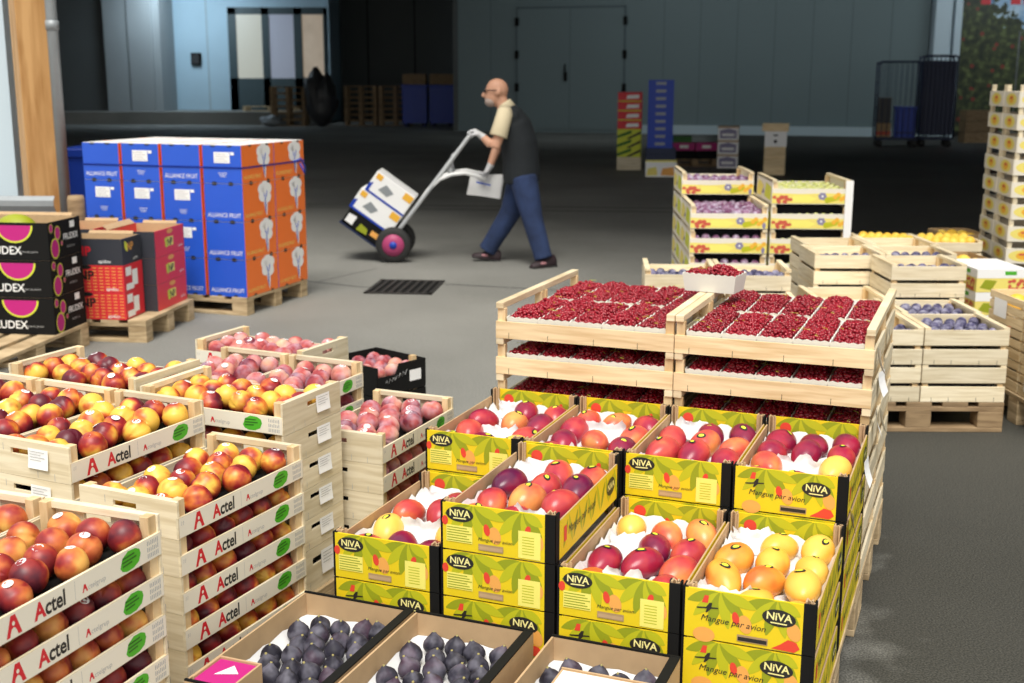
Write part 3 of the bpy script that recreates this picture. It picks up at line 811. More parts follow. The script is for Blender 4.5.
# ------------------------------------------------------------------ yellow mango cartons
BW, BD, BH = 0.294, 0.528, 0.12
def niva_front(design):
    """printed end panel; the outer face looks towards -y, the inner one carries the cherry print"""
    m = MB(); t = 0.005; x0, x1 = 0.006, BW - 0.026; W_ = x1 - x0
    m.box(x0, x1, 0, t, 0.001, BH - 0.002, 'niva_yellow')
    f = FR((x0, 0, 0.001), (1, 0, 0), (0, 0, 1)); H_ = BH - 0.003
    leaves(m, f, W_, H_, 3 if design == 'A' else 5)
    if design == 'A':
        m.ell(f, (0.045, H_ - 0.026), 0.036, 0.019, 'black_ink', 0.0012)
        m.text(f, 'NiVA', (0.045, H_ - 0.031), 0.024, 'logo_text', 0.0016, 'CENTER', bold=0.02)
        m.poly(f, [(0.028, H_ - 0.038), (0.062, H_ - 0.037), (0.062, H_ - 0.034), (0.028, H_ - 0.035)], 'logo_text', 0.0016)
        m.ell(f, (0.006, H_ - 0.045), 0.008, 0.012, 'niva_red', 0.0008)
        m.poly(f, [(0.010, 0.020), (0.078, 0.020), (0.078, 0.062), (0.010, 0.062)], 'niva_pale', 0.0012)
        for i in range(6):
            z = 0.023 + i * 0.0065
            m.poly(f, [(0.012, z), (0.076 - (i % 3) * 0.006, z), (0.076 - (i % 3) * 0.006, z + 0.0022), (0.012, z + 0.0022)], 'niva_leaf', 0.0016)
        m.poly(f, [(0.196, 0.004), (0.252, 0.004), (0.252, 0.072), (0.196, 0.072)], 'niva_pale', 0.0012)
        for i in range(7): m.poly(f, [(0.206, 0.014 + i * 0.007), (0.236, 0.014 + i * 0.007), (0.236, 0.016 + i * 0.007), (0.206, 0.016 + i * 0.007)], 'niva_leaf2', 0.0015)
        m.text(f, 'Mangue par avion', (0.092, 0.032), 0.0125, 'black_ink', 0.0014, shear=0.25)
        hole = (0.094, 0.158)
    else:
        plane = [(0, 0.45), (0.45, 0.55), (0.6, 0.95), (0.72, 0.95), (0.68, 0.58), (1.0, 0.62), (1.0, 0.52), (0.68, 0.46), (0.5, 0.1), (0.42, 0.1), (0.48, 0.42), (0.05, 0.35)]
        m.poly(f, [(0.026 + 0.05 * a, H_ - 0.055 + 0.028 * b) for a, b in plane], 'black_ink', 0.0014)
        m.poly(f, [(0.038, H_ - 0.03), (0.052, H_ - 0.03), (0.054, H_ - 0.012), (0.044, H_ - 0.012)], 'niva_red', 0.0010)
        m.text(f, 'Mangue par avion', (0.036, H_ - 0.072), 0.0205, 'black_ink', 0.0014, shear=0.25, rot=-0.04, xs=1.0)
        m.ell(f, (0.210, H_ - 0.040), 0.037, 0.020, 'black_ink', 0.0012, rot=-0.06)
        m.text(f, 'NiVA', (0.210, H_ - 0.045), 0.025, 'logo_text', 0.0016, 'CENTER', rot=-0.04, bold=0.02)
        m.poly(f, [(0.192, H_ - 0.053), (0.228, H_ - 0.054), (0.228, H_ - 0.051), (0.192, H_ - 0.050)], 'logo_text', 0.0016)
        m.ell(f, (0.045, 0.010), 0.025, 0.018, 'niva_orange', 0.0009)
        m.poly(f, [(0.196, 0.004), (0.215, 0.016), (0.232, 0.030), (0.250, 0.026), (0.258, 0.012), (0.246, 0.002)], 'niva_red', 0.0011)
        hole = (0.120, 0.188)
    m.poly(f, [(hole[0], 0.008), (hole[1], 0.008), (hole[1], 0.024), (hole[0], 0.024)], 'card_dark', 0.0017)
    m.poly(f, [(hole[0] + 0.002, 0.010), (hole[1] - 0.002, 0.010), (hole[1] - 0.002, 0.019), (hole[0] + 0.002, 0.019)], 'black_ink' if design == 'B' else 'card', 0.0020)
    return m.mesh('printed_panel')
def leaves(m, f, W_, H_, seed):
    r = random.Random(seed)
    for c in (0.30, 0.78):
        for i in range(6):
            a = -1.25 + 0.5 * i
            q = (W_ * c + math.sin(a) * 0.085, H_ * 0.98 - math.cos(a) * 0.085)
            q = (min(max(q[0], 0.006), W_ - 0.006), min(max(q[1], 0.006), H_ - 0.004))
            p = (W_ * c + math.sin(a) * 0.006, H_ * 0.985)
            m.leaf(f, p, q, 0.0125, ('niva_leaf', 'niva_leaf2')[i % 2], 0.0003 + 0.00007 * i, bend=0.0)
    for c in (0.52, 0.93):
        m.ell(f, (W_ * c, H_ * 0.42), 0.015, 0.022, 'niva_orange', 0.0009, rot=0.3)
    m.ell(f, (W_ * 0.44, H_ * 0.52), 0.008, 0.015, 'niva_red', 0.0010, rot=0.2)
    m.ell(f, (W_ * 0.84, H_ * 0.64), 0.007, 0.011, 'niva_red', 0.0010, rot=-0.3)
def niva_back():
    m = MB(); t = 0.005; x0, x1 = 0.02, BW - 0.02; y0 = BD - t
    m.box(x0, x1, y0, BD, 0.001, BH - 0.002, 'niva_yellow')
    f = FR((x0, y0, 0.001), (1, 0, 0), (0, 0, 1)); W_, H_ = x1 - x0, BH - 0.003
    leaves(m, f, W_, H_, 9)
    m.ell(f, (0.034, H_ - 0.032), 0.017, 0.017, 'niva_red', 0.0013)
    m.leaf(f, (0.03, H_ - 0.05), (0.045, H_ - 0.09), 0.004, 'niva_red', 0.0012)
    m.leaf(f, (0.22, H_ - 0.05), (0.24, H_ - 0.10), 0.012, 'niva_red', 0.0012)
    return m.mesh('back_panel')
def niva_side(side):
    m = MB(); t = 0.004; x = BW - t if side > 0 else 0
    y0, y1 = 0.03, BD - 0.03; hz = BH - 0.022
    m.box(x, x + t, y0, y1, 0.001, hz, 'card')
    f = FR((BW, y0, 0.001), (0, 1, 0), (0, 0, 1)) if side > 0 else FR((0, y1, 0.001), (0, -1, 0), (0, 0, 1))
    W_, H_ = y1 - y0, hz - 0.001
    m.poly(f, [(0, 0), (W_, 0), (W_, H_), (0, H_)], 'niva_yellow', 0.0003)
    for i in range(12):
        a = (0.03 + i * 0.037, H_ * (0.95 if i % 2 else 0.2)); q = (a[0] + 0.03, H_ * (0.15 if i % 2 else 0.85))
        m.leaf(f, a, q, 0.008, ('niva_leaf', 'niva_leaf2')[i % 2], 0.0005 + 0.00005 * i)
    m.ell(f, (W_ - 0.06, H_ * 0.55), 0.036, 0.024, 'black_ink', 0.0016)
    m.text(f, 'NiVA', (W_ - 0.06, H_ * 0.55 - 0.007), 0.026, 'logo_text', 0.002, 'CENTER', bold=0.02)
    m.text(f, 'Mangue par avion', (0.06, H_ * 0.45), 0.03, 'black_ink', 0.0016, shear=0.25)
    m.poly(f, [(0.03, H_ * 0.35), (0.05, H_ * 0.35), (0.05, H_ * 0.75), (0.03, H_ * 0.75)], 'niva_red', 0.0014)
    return m.mesh('side_panel')
def niva_corner(ix, iy):
    m = MB(); t = 0.005
    if ix == 0: xa, xb = 0.0, 0.012
    else: xa, xb = BW - 0.026, BW
    ya, yb = (0.0, 0.032) if iy == 0 else (BD - 0.032, BD)
    fy = 0.0005 if iy == 0 else BD - t - 0.0005
    m.box(xa, xb, fy, fy + t, 0.001, BH, 'black_card')
    sx = 0.0 if ix == 0 else BW - t
    m.box(sx, sx + t, ya, yb, 0.001, BH, 'black_card')
    # folded brown core showing on top
    cx0 = 0.006 if ix == 0 else BW - 0.024
    cy0 = 0.007 if iy == 0 else BD - 0.028
    m.box(cx0, cx0 + 0.004, cy0, cy0 + 0.022, 0.001, BH + 0.003, 'card')
    m.box(cx0 + 0.012, cx0 + 0.016, cy0, cy0 + 0.022, 0.001, BH + 0.002, 'card')
    M4 = Matrix.Translation((cx0 + 0.010, cy0 + 0.011, BH * 0.5)) @ Matrix.Rotation(0.8 if ix == iy else -0.8, 4, 'Z')
    m.box(-0.014, 0.014, -0.002, 0.002, -BH * 0.49, BH * 0.5 + 0.002, 'card', M4)
    return m.mesh('corner_post')
NP = {'A': niva_front('A'), 'B': niva_front('B')}
NB = niva_back(); NS = [niva_side(1), niva_side(-1)]; NCN = [niva_corner(a, b) for a in (0, 1) for b in (0, 1)]
_b = MB(); _b.box(0.006, BW - 0.006, 0.006, BD - 0.006, 0.001, 0.005, 'card'); NBASE = _b.mesh('base')
_b = MB(); _n = random.Random(2); _b.add([(0.009 + (BW - 0.018) * i / 13, 0.009 + (BD - 0.018) * j / 23, 0.034 + _n.uniform(-0.010, 0.012) + (0.036 if i in (0, 13) or j in (0, 23) else 0)) for j in range(24) for i in range(14)], [(j * 14 + i, j * 14 + i + 1, (j + 1) * 14 + i + 1, (j + 1) * 14 + i) for j in range(23) for i in range(13)], 'tissue', False)
NLIN = _b.mesh('paper_or_shade_liner')
def build_niva(d):
    o = empty('mango_carton')
    kid('printed_panel', NP[d], o); kid('back_panel', NB, o)
    for q in NS: kid('side_panel', q, o)
    for q in NCN: kid('corner_post', q, o)
    kid('base', NBASE, o); kid('paper_or_shade_liner', NLIN, o)
    return o
NIVA = {'A': Proto(lambda: build_niva('A')), 'B': Proto(lambda: build_niva('B'))}

MR = 0.045
def mango_mesh(mat):
    def fn(t, p):
        x, y, z = math.sin(t) * math.cos(p), math.sin(t) * math.sin(p), math.cos(t)
        k = 1 - 0.16 * max(0, z) ** 2
        return Vector((z * 0.060 - 0.006 * x * x, y * MR * k, x * 0.041 * k - 0.007 * z * z + 0.004 * max(0, z) ** 3))
    m = MB(); vs, fs = blob(fn, 20, 14); m.add(vs, fs, mat, True)
    return m.mesh('mango', recalc=True)
MGM = {'mango': mango_mesh('mango'), 'mango_yellow': mango_mesh('mango_yellow')}
MSTK = sticker_mesh(0.015, 0.0405, 'black_ink', 0.0095, 'lime')
def tissue_mesh(seed, w, h):
    r = random.Random(seed); m = MB(); nx, ny = 16, 8; vs = []
    from mathutils import noise
    for j in range(ny):
        for i in range(nx):
            u, v = i / (nx - 1) - 0.5, j / (ny - 1)
            d = noise.noise(Vector((u * 5 + seed, v * 4, seed * 1.7))) * 0.016
            top = 0.004 * math.sin(i * 1.9 + seed) if j == ny - 1 else 0
            vs.append((u * w + noise.noise(Vector((u * 7, v * 6, seed))) * 0.006, d + 0.020 * math.sin(v * 2.2), v * h * (0.85 + 0.3 * noise.noise(Vector((u * 4, seed, 0)))) + top))
    m.add(vs, [(j * nx + i, j * nx + i + 1, (j + 1) * nx + i + 1, (j + 1) * nx + i) for j in range(ny - 1) for i in range(nx - 1)], 'tissue', True)
    return m.mesh('tissue_paper')
TIS = [tissue_mesh(s, 0.13, 0.066) for s in range(4)]

FC = Frame(-0.053, 3.882, -21.57)
BZ = 0.150
def niva_stack(i, row, n, where, mode, pal, tis):
    x = 0.3 * i + 0.002; y = -0.5415 * row - 0.004
    for k in range(n):
        top = k == n - 1
        d = pal[k]
        o = NIVA[d].get(); FC.put(o, x, y, BZ + k * (BH + 0.0015))
        lv = 'topmost' if top else ('second down' if k == n - 2 else ('third down' if k == n - 3 else 'lowest'))
        tag(o, 'yellow mango carton, %s in the %s' % (lv, where), 'carton', 'yellow mango cartons')
    zb = BZ + (n - 1) * (BH + 0.0015) + 0.006
    q = 0
    for a in range(3):
        for b in range(4):
            if (a, b) in tis: continue
            kind = mode if mode != 'mix' else ('mango_yellow' if rnd.random() < 0.12 else 'mango')
            o = link('mango', MGM[kind])
            fx = 0.052 + a * 0.094 + rnd.uniform(-.004, .004); fy = 0.080 + b * 0.121 + (0.02 if a == 1 else 0) * (1 if b < 3 else 0) + rnd.uniform(-.006, .006)
            o.location = FC.at(x + fx, y + fy, zb + 0.042 + rnd.uniform(0.008, 0.024) - (0.010 if b == 0 else 0))
            o.rotation_euler = (rnd.uniform(-0.35, 0.35), rnd.uniform(-0.25, 0.25), FC.yaw + rnd.choice((1.57, 1.25, 1.9)) + rnd.uniform(-0.2, 0.2) + rnd.choice((0, math.pi)))
            s = rnd.uniform(0.95, 1.05); o.scale = (s * 1.10, s * 0.92, s * 0.97)
            tag(o, 'mango in topmost carton of the %s, %s row, %s from left' % (where, ORD[b + 1], ORD[a + 1]), 'mango', 'mangoes in the yellow cartons')
            if rnd.random() < 0.7:
                st = link('sticker', MSTK, o); st.rotation_euler = (rnd.uniform(-0.5, 0.3), rnd.uniform(-0.2, 0.2), rnd.uniform(0, 6)); st.location = (0, 0, 0.0005)
    for j, (a, b) in enumerate(tis):
        o = link('tissue_paper', TIS[(i + row + j) % 4])
        o.location = FC.at(x + (0.085, 0.146, 0.205)[a], y + 0.06 + b * 0.126, zb + 0.035); o.rotation_euler = (R(-35 if j % 2 else -20), 0, FC.yaw + rnd.uniform(-0.3, 0.3))
        s = rnd.uniform(0.9, 1.02); o.scale = (s, s, s * 1.1)
        tag(o, 'white tissue paper in %s, %s row, %s from left' % (where, ORD[b + 1], ORD[a + 1]), 'paper', 'white tissue papers in mango cartons')
pallet(FC, 0.0, -1.10, 1.2, 1.09, 'broad pallet under the yellow mango cartons', BZ)
niva_stack(0, 2, 3, 'front row first stack', 'mix', 'BBA', [(1, 1), (0, 3)])
niva_stack(1, 2, 4, 'front row second stack', 'mix', 'ABAA', [(2, 0), (0, 3)])
niva_stack(2, 2, 3, 'front row third stack', 'mix', 'BBA', [(1, 0), (0, 2)])
niva_stack(3, 2, 3, 'front row fourth stack', 'mango_yellow', 'BBB', [(0, 3), (0, 0)])
niva_stack(0, 1, 4, 'back row first stack', 'mix', 'BBBA', [(0, 3), (1, 1)])
niva_stack(1, 1, 4, 'back row second stack', 'mix', 'BBAA', [(1, 2), (1, 0)])
niva_stack(2, 1, 4, 'back row third stack', 'mix', 'BABA', [(0, 3), (1, 0)])
niva_stack(3, 1, 4, 'back row fourth stack', 'mix', 'BBBB', [(1, 1)])

# ------------------------------------------------------------------ currant crates
KW, KD, KH = 0.597, 0.385, 0.12
def build_currant_crate():
    o = empty('berry_crate'); t = 0.008
    for y in (0, KD - t):
        m = MB(); m.box(0, KW, y, y + t, 0, 0.056, 'pine_yellow')
        for xx in (0.045, 0.18, 0.335, 0.48):
            yy = y - 0.0005 if y == 0 else y + t + 0.0005
            m.add([(xx, yy, 0.001), (xx + 0.0016, yy, 0.001), (xx + 0.0016, yy, 0.02), (xx, yy, 0.02)], [(0, 1, 2, 3)], 'black_ink')
        kid('side_board', m.mesh('side_board'), o)
    for x in (0, KW - t):
        m = MB(); m.box(x, x + t, t, KD - t, 0, 0.05, 'plywood'); kid('end_board', m.mesh('end_board', 0.0008), o)
        m = MB(); xr = x if x == 0 else KW - 0.026
        m.box(xr, xr + 0.026, 0.001, KD - 0.001, KH - 0.022, KH - 0.001, 'pine'); kid('top_rail', m.mesh('top_rail', 0.0015), o)
        for y in (t, KD - t - 0.022):
            m = MB(); xr = x + t if x == 0 else x - 0.026
            xr = 0.003 if x == 0 else KW - 0.029
            m.box(xr, xr + 0.026, y, y + 0.022, 0.002, KH - 0.022, 'pine_post'); kid('corner_post', m.mesh('corner_post', 0.001), o)
    m = MB()
    for i in range(5): m.box(0.008, KW - 0.008, 0.012 + i * 0.073, 0.062 + i * 0.073, 0.002, 0.006, 'pine')
    kid('base', m.mesh('base'), o)
    return o
KC = Proto(build_currant_crate)
PW, PD, PH = 0.110, 0.355, 0.062
def tub_mesh(w, d, h):
    m = MB(); n = 0.008
    def ring(z, k, wv=0.0):
        pts = []
        for (x0, y0, x1, y1, cnt) in ((k, k, w - k, k, 8), (w - k, k, w - k, d - k, 16), (w - k, d - k, k, d - k, 8), (k, d - k, k, k, 16)):
            for i in range(cnt): pts.append((x0 + (x1 - x0) * i / cnt, y0 + (y1 - y0) * i / cnt, z + (wv if i % 2 else -wv)))
        return pts
    rings = [ring(0, n), ring(h * 0.6, n * 0.4), ring(h, 0, 0.002), ring(h, 0.0025, 0.002), ring(0.004, n + 0.002)]
    N = len(rings[0]); vs = [p for r_ in rings for p in r_]; fs = []
    for a in range(4):
        for k in range(N): fs.append((a * N + k, a * N + (k + 1) % N, (a + 1) * N + (k + 1) % N, (a + 1) * N + k))
    fs.append(tuple(range(N - 1, -1, -1))); fs.append(tuple(4 * N + k for k in range(N)))
    m.add(vs, fs, 'tub')
    return m.mesh('card_tub')
_ico = bmesh.new(); bmesh.ops.create_icosphere(_ico, subdivisions=2, radius=1.0)
ICO = ([v.co.copy() for v in _ico.verts], [[v.index for v in f.verts] for f in _ico.faces]); _ico.free()
def berries_mesh(seed, w, d, h, n):
    r = random.Random(seed); m = MB()
    bm = MB()
    # a dense mound under the berries
    vs = []; nx, ny = 6, 12
    for j in range(ny):
        for i in range(nx):
            u, v = i / (nx - 1), j / (ny - 1)
            vs.append((0.006 + u * (w - 0.012), 0.006 + v * (d - 0.012), h - 0.012 + 0.014 * math.sin(math.pi * u) * math.sin(math.pi * v)))
    m.add(vs, [(j * nx + i, j * nx + i + 1, (j + 1) * nx + i + 1, (j + 1) * nx + i) for j in range(ny - 1) for i in range(nx - 1)], 'currant')
    gx, gy = max(6, int(w / 0.0112)), max(6, int(d / 0.0112))
    pts = [((a + 0.5 + (0.5 if b % 2 else 0) + r.uniform(-.25, .25)) / (gx + 0.5), (b + 0.5 + r.uniform(-.25, .25)) / gy, r.uniform(0, 0.006)) for a in range(gx) for b in range(gy)]
    pts += [(r.uniform(0.1, 0.9), r.uniform(0.06, 0.94), r.uniform(0.006, 0.013)) for k in range(n // 3)]
    for u, v, dz in pts:
        rad = r.uniform(0.0052, 0.0068)
        c = Vector((0.007 + u * (w - 0.014), 0.008 + v * (d - 0.016), h - 0.006 + (0.010 + 0.009 * math.sin(v * 7 + seed * 2)) * math.sin(math.pi * u) ** 0.6 * math.sin(math.pi * v) ** 0.5 + dz))
        m.add([c + p * rad for p in ICO[0]], ICO[1], 'currant', True)
    for k in range(4):
        u, v = r.random(), r.random(); p = Vector((0.01 + u * (w - 0.02), 0.01 + v * (d - 0.02), h + 0.012))
        m.tube([p, p + Vector((r.uniform(-.012, .012), r.uniform(-.012, .012), 0.004)), p + Vector((r.uniform(-.02, .02), r.uniform(-.02, .02), 0.003))], 0.0006, 'lime', 4, False)
    return m.mesh('red_currants')
TUB = tub_mesh(PW, PD, PH); BER = [berries_mesh(s, PW, PD, PH, 520) for s in range(3)]
TUBS = tub_mesh(0.125, 0.19, 0.062); BERS = berries_mesh(9, 0.125, 0.19, 0.062, 260)
def punnet(loc, rz, label, small=False, k=0):
    o = empty('currant_punnet'); o.location = loc; o.rotation_euler = (0, 0, rz)
    link('card_tub', TUBS if small else TUB, o)
    b = link('red_currants', BERS if small else BER[k % 3], o); b['kind'] = 'stuff'
    return tag(o, label, 'punnet', 'punnets of red currants')
Z1, Z2 = 0.798, 0.678
for ci, cx in enumerate((0.0, 0.6)):
    for ri, cy in enumerate((0.0, 0.388)):
        wh = ('left', 'right')[ci] + ' ' + ('front', 'back')[ri] + ' currant stack'
        lv = [Z1, Z2] + [0.144 + (Z2 - 0.144) * (3 - k) / 4 for k in range(4)]
        for k, z in enumerate(lv):
            o = KC.get(); FC.put(o, cx, cy, z)
            o.scale = (1, 1, 1 if k < 2 else (Z2 - 0.144) / 4 / KH)
            tag(o, 'low wooden currant crate, %s in the %s' % (LV(k, 6), wh), 'crate', 'wooden currant crates')
        for j in range(5):
            punnet(FC.at(cx + 0.032 + j * 0.1085, cy + 0.014, Z1 + 0.008), FC.yaw, 'punnet of red currants on top of %s, %s from left' % (wh, ORD[j + 1]), k=j + ci)
            if ri == 0:
                punnet(FC.at(cx + 0.032 + j * 0.1085, cy + 0.014, 0.144 + (Z2 - 0.144) * 0.75 + 0.007), FC.yaw, 'dark punnet of red currants in third crate of %s, %s from left' % (wh, ORD[j + 1]), k=j + ci + 2)
                punnet(FC.at(cx + 0.032 + j * 0.1085, cy + 0.014, Z2 + 0.007), FC.yaw, 'shaded punnet of red currants in second crate of %s, %s from left' % (wh, ORD[j + 1]), k=j + ci + 1)
pallet(FC, 0.0, 0.0, 1.2, 0.78, 'pallet under the red currant crates')
punnet(FC.at(0.70, 0.42, Z1 + KH + 0.001), FC.yaw + 1.45, 'small grey punnet of red currants perched on the middle crate rails', True)
for i, (b, z, t) in enumerate(((0.05, 0.80, 0.2), (0.2, 0.70, -0.2), (0.42, 0.79, 0.1), (0.1, 0.60, 0.1), (-0.15, 0.52, -0.1), (-0.5, 0.48, 0.2), (0.3, 0.55, 0.2))):
    m = MB(); n = 5
    vs = []
    for k in range(n): vs += [(0.004 + 0.02 * (k / 4) ** 2, -0.035, -0.075 * k / 4), (0.002 + 0.016 * (k / 4) ** 2, 0.035, -0.07 * k / 4)]
    m.add(vs, [(2 * k, 2 * k + 2, 2 * k + 3, 2 * k + 1) for k in range(n - 1)], 'paper')
    o = link('paper_tag', m.mesh('paper_tag')); FC.put(o, 1.203, b, z + 0.05, t)
    tag(o, 'white paper tag on right side of the pile, %s' % ('uppermost, near front', 'below the uppermost tag', 'near the back rail', 'in the middle', 'beside the back row mangoes', 'lowest, beside the front mangoes', 'towards the back, low')[i], 'paper tag')

# ------------------------------------------------------------------ fig trays in front
TW, TD, TH = 0.305, 0.50, 0.085
def build_tray():
    o = empty('fig_tray'); t = 0.005
    for y in (0, TD - t):
        m = MB(); m.box(0, TW, y, y + t, 0, TH, 'card'); kid('end_wall', m.mesh('end_wall'), o)
        m = MB(); m.box(0, TW, y - 0.0005, y + t + 0.0005, TH, TH + 0.0035, 'black_card'); kid('rim', m.mesh('rim'), o)
    for x in (0, TW - t):
        m = MB(); m.box(x, x + t, t, TD - t, 0, TH, 'card'); kid('side_wall', m.mesh('side_wall'), o)
    m = MB(); m.box(TW - 0.022, TW + 0.0005, t, TD - t, TH, TH + 0.003, 'black_card'); kid('rim', m.mesh('rim'), o)
    m = MB(); m.box(t, TW - t, t, TD - t, 0, 0.005, 'card'); kid('base', m.mesh('base'), o)
    m = MB(); nx, ny = 12, 18
    vs = [(0.006 + (TW - 0.012) * i / (nx - 1), 0.006 + (TD - 0.012) * j / (ny - 1), 0.013 + 0.003 * math.sin(i * 1.7 + j * 2.1) + (0.026 if i in (0, nx - 1) or j in (0, ny - 1) else 0)) for j in range(ny) for i in range(nx)]
    m.add(vs, [(j * nx + i, j * nx + i + 1, (j + 1) * nx + i + 1, (j + 1) * nx + i) for j in range(ny - 1) for i in range(nx - 1)], 'tissue', True)
    kid('paper_or_shade_liner', m.mesh('paper_or_shade_liner'), o)
    return o
TR = Proto(build_tray)
def fig_mesh():
    m = MB()
    prof = [(0.0, 0), (0.012, 0.001), (0.022, 0.007), (0.028, 0.017), (0.0292, 0.026), (0.026, 0.036), (0.018, 0.046), (0.010, 0.053), (0.006, 0.058), (0.0, 0.0595)]
    n = 18; vs = []
    for r_, z in prof:
        for k in range(n):
            a = 2 * math.pi * k / n; q = r_ * (1 + 0.03 * math.cos(6 * a))
            vs.append((q * math.cos(a), q * math.sin(a), z))
    m.add(vs, [(i * n + k, i * n + (k + 1) % n, (i + 1) * n + (k + 1) % n, (i + 1) * n + k) for i in range(len(prof) - 1) for k in range(n)], 'fig', True)
    return m.mesh('fig')
FIG = fig_mesh()
_m = MB(); _m.tube([(0, 0, 0.055), (0.0005, 0, 0.059), (0.001, 0, 0.062)], [0.0040, 0.0030, 0.0032], 'fig_stem', 8); STEM = _m.mesh('stem')
pallet(FC, -0.09, -1.63, 1.2, 0.50, 'low pallet under the fig trays at the bottom')
for i, x in enumerate((-0.060, 0.2525, 0.605)):
    wh = ('left', 'middle', 'right')[i]
    for k in range(2):
        o = TR.get(); FC.put(o, x, -1.625, 0.144 + k * 0.109); o.scale = (1, 1, 1.2)
        tag(o, '%s cardboard fig tray with black rim, %s' % (wh, 'on top with white paper liner' if k else 'underneath the open one'), 'tray', 'cardboard fig trays')
    zb = 0.144 + 0.109 + 0.019
    for b in range(8):
        for a in range(5):
            if i == 2 and not (b > 3): continue
            if a == 4 and b % 2: continue
            if i == 0 and b < 2 and a < 2: continue
            if i == 2 and b < 5: continue
            o = link('fig', FIG)
            fx = 0.040 + a * 0.056 + (0.028 if b % 2 else 0); fy = 0.052 + b * 0.0575
            o.location = FC.at(x + fx + rnd.uniform(-.003, .003), -1.625 + fy + rnd.uniform(-.003, .003), zb + rnd.uniform(0.0, 0.006))
            o.rotation_euler = (rnd.uniform(-0.3, 0.3), rnd.uniform(-0.3, 0.3), rnd.uniform(0, 6.28)); s = rnd.uniform(0.86, 0.98); o.scale = (s, s, s)
            tag(o, 'dark fig in the %s tray, %s row from the far end, %s from left' % (wh, ORD[8 - b], ORD[a + 1]), 'fig', 'dark figs in cardboard trays')
            link('stem', STEM, o)
# flat carton and small printed carton lying on the trays at the bottom of the picture
o = empty('carton'); m = MB(); m.box(0, 0.33, 0, 0.33, 0, 0.03, 'card'); m.box(0.006, 0.324, 0.006, 0.324, 0.03, 0.0315, 'white_card')
kid('body', m.mesh('body', 0.001), o); m = MB(); m.box(0.0, 0.33, 0.33, 0.334, 0.0, 0.034, 'card'); kid('flap', m.mesh('flap', 0.001), o)
FC.put(o, 0.70, -1.665, 0.359); tag(o, 'white topped flat carton lying on the right fig tray', 'carton')
o = empty('carton'); m = MB(); m.box(0, 0.10, 0, 0.10, 0, 0.085, 'magenta'); m.poly(FR((0, 0, 0.085), (1, 0, 0), (0, 1, 0)), [(0.03, 0.03), (0.08, 0.05), (0.05, 0.08)], 'white_card', 0.001)
kid('body', m.mesh('body', 0.002), o); m = MB(); m.box(-0.005, 0.0, 0, 0.10, 0, 0.09, 'card'); m.box(0.10, 0.105, 0, 0.10, 0, 0.09, 'card'); m.box(-0.005, 0.105, 0.10, 0.105, 0, 0.09, 'card'); kid('flap', m.mesh('flap', 0.001), o)
FC.put(o, -0.045, -1.612, 0.272); tag(o, 'small magenta printed carton in the near corner of the left fig tray', 'carton')
# ------------------------------------------------------------------ slatted plum crates and their piles
def slat_crate_proto(name, W_, D_, H_, slats, mat='plywood', rails=True, cleat=0.03, inner=0.05, end_label=None, liner=0):
    def build():
        o = empty(name); t = 0.008
        for y in (0, D_ - t):
            for z0, z1 in slats:
                m = MB(); m.box(0, W_, y, y + t, z0, z1, mat)
                for xx in (0.05, W_ * 0.33, W_ * 0.66, W_ - 0.05):
                    if z0 < 0.02 and y == 0: m.add([(xx, -0.0005, z0 + 0.001), (xx + 0.002, -0.0005, z0 + 0.001), (xx + 0.002, -0.0005, z0 + 0.022), (xx, -0.0005, z0 + 0.022)], [(0, 1, 2, 3)], 'black_ink')
                kid('slat', m.mesh('slat', 0.001), o)
        for x in (0, W_ - t):
            for z0, z1 in slats:
                m = MB(); m.box(x, x + t, t, D_ - t, z0, z1, mat); kid('end_slat', m.mesh('end_slat', 0.001), o)
            if rails:
                m = MB(); xr = x if x == 0 else W_ - 0.028
                m.box(xr, xr + 0.028, 0.001, D_ - 0.001, H_ - 0.016, H_ - 0.001, 'pine'); kid('top_rail', m.mesh('top_rail', 0.001), o)
            for y in (t, D_ - t - cleat):
                m = MB(); xr = t if x == 0 else x - 0.026
                m.box(xr, xr + 0.026, y, y + cleat, 0.001, H_ - 0.016 if rails else H_, 'pine_post'); kid('corner_post', m.mesh('corner_post', 0.001), o)
        m = MB(); m.box(t, W_ - t, t, D_ - t, inner, inner + 0.006, 'pine'); kid('base', m.mesh('base'), o)
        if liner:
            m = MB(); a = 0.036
            m.box(a, W_ - a, a, D_ - a, 0.012, liner, 'liner'); kid('paper_or_shade_liner', m.mesh('paper_or_shade_liner'), o)  # dark block that paints shade into the gaps between slats
        if end_label:
            m = MB(); m.poly(FR((0, D_, 0), (0, -1, 0), (0, 0, 1)), [(0.06, 0.03), (0.20, 0.03), (0.20, 0.12), (0.06, 0.12)], 'paper', 0.004); kid('paper_label', m.mesh('paper_label'), o)
        return o
    return Proto(build)
def ball_mesh(mat, r, dent=0.05, sx=1.0):
    def fn(t, p):
        rr = r * (1 - dent * 2 * math.exp(-(t / 0.3) ** 2))
        dp = abs(((p + math.pi) % (2 * math.pi)) - math.pi)
        rr *= 1 - dent * math.exp(-(dp / 0.25) ** 2) * math.sin(t)
        return Vector((rr * math.cos(t) * sx, rr * math.sin(t) * math.sin(p), rr * math.sin(t) * math.cos(p)))
    m = MB(); vs, fs = blob(fn, 14, 9); m.add(vs, fs, mat, True); return m.mesh(mat, recalc=True)
SMALL = {'plum': (ball_mesh('plum', 0.0265, 0.05, 1.12), 0.0265), 'pink_plum': (ball_mesh('pink_plum', 0.031, 0.04, 1.05), 0.031),
         'greengage': (ball_mesh('greengage', 0.021, 0.04), 0.021), 'yellow_melon': (ball_mesh('citrus', 0.045, 0.02, 1.1), 0.045), 'apricot': (ball_mesh('citrus', 0.034, 0.04, 1.05), 0.034)}
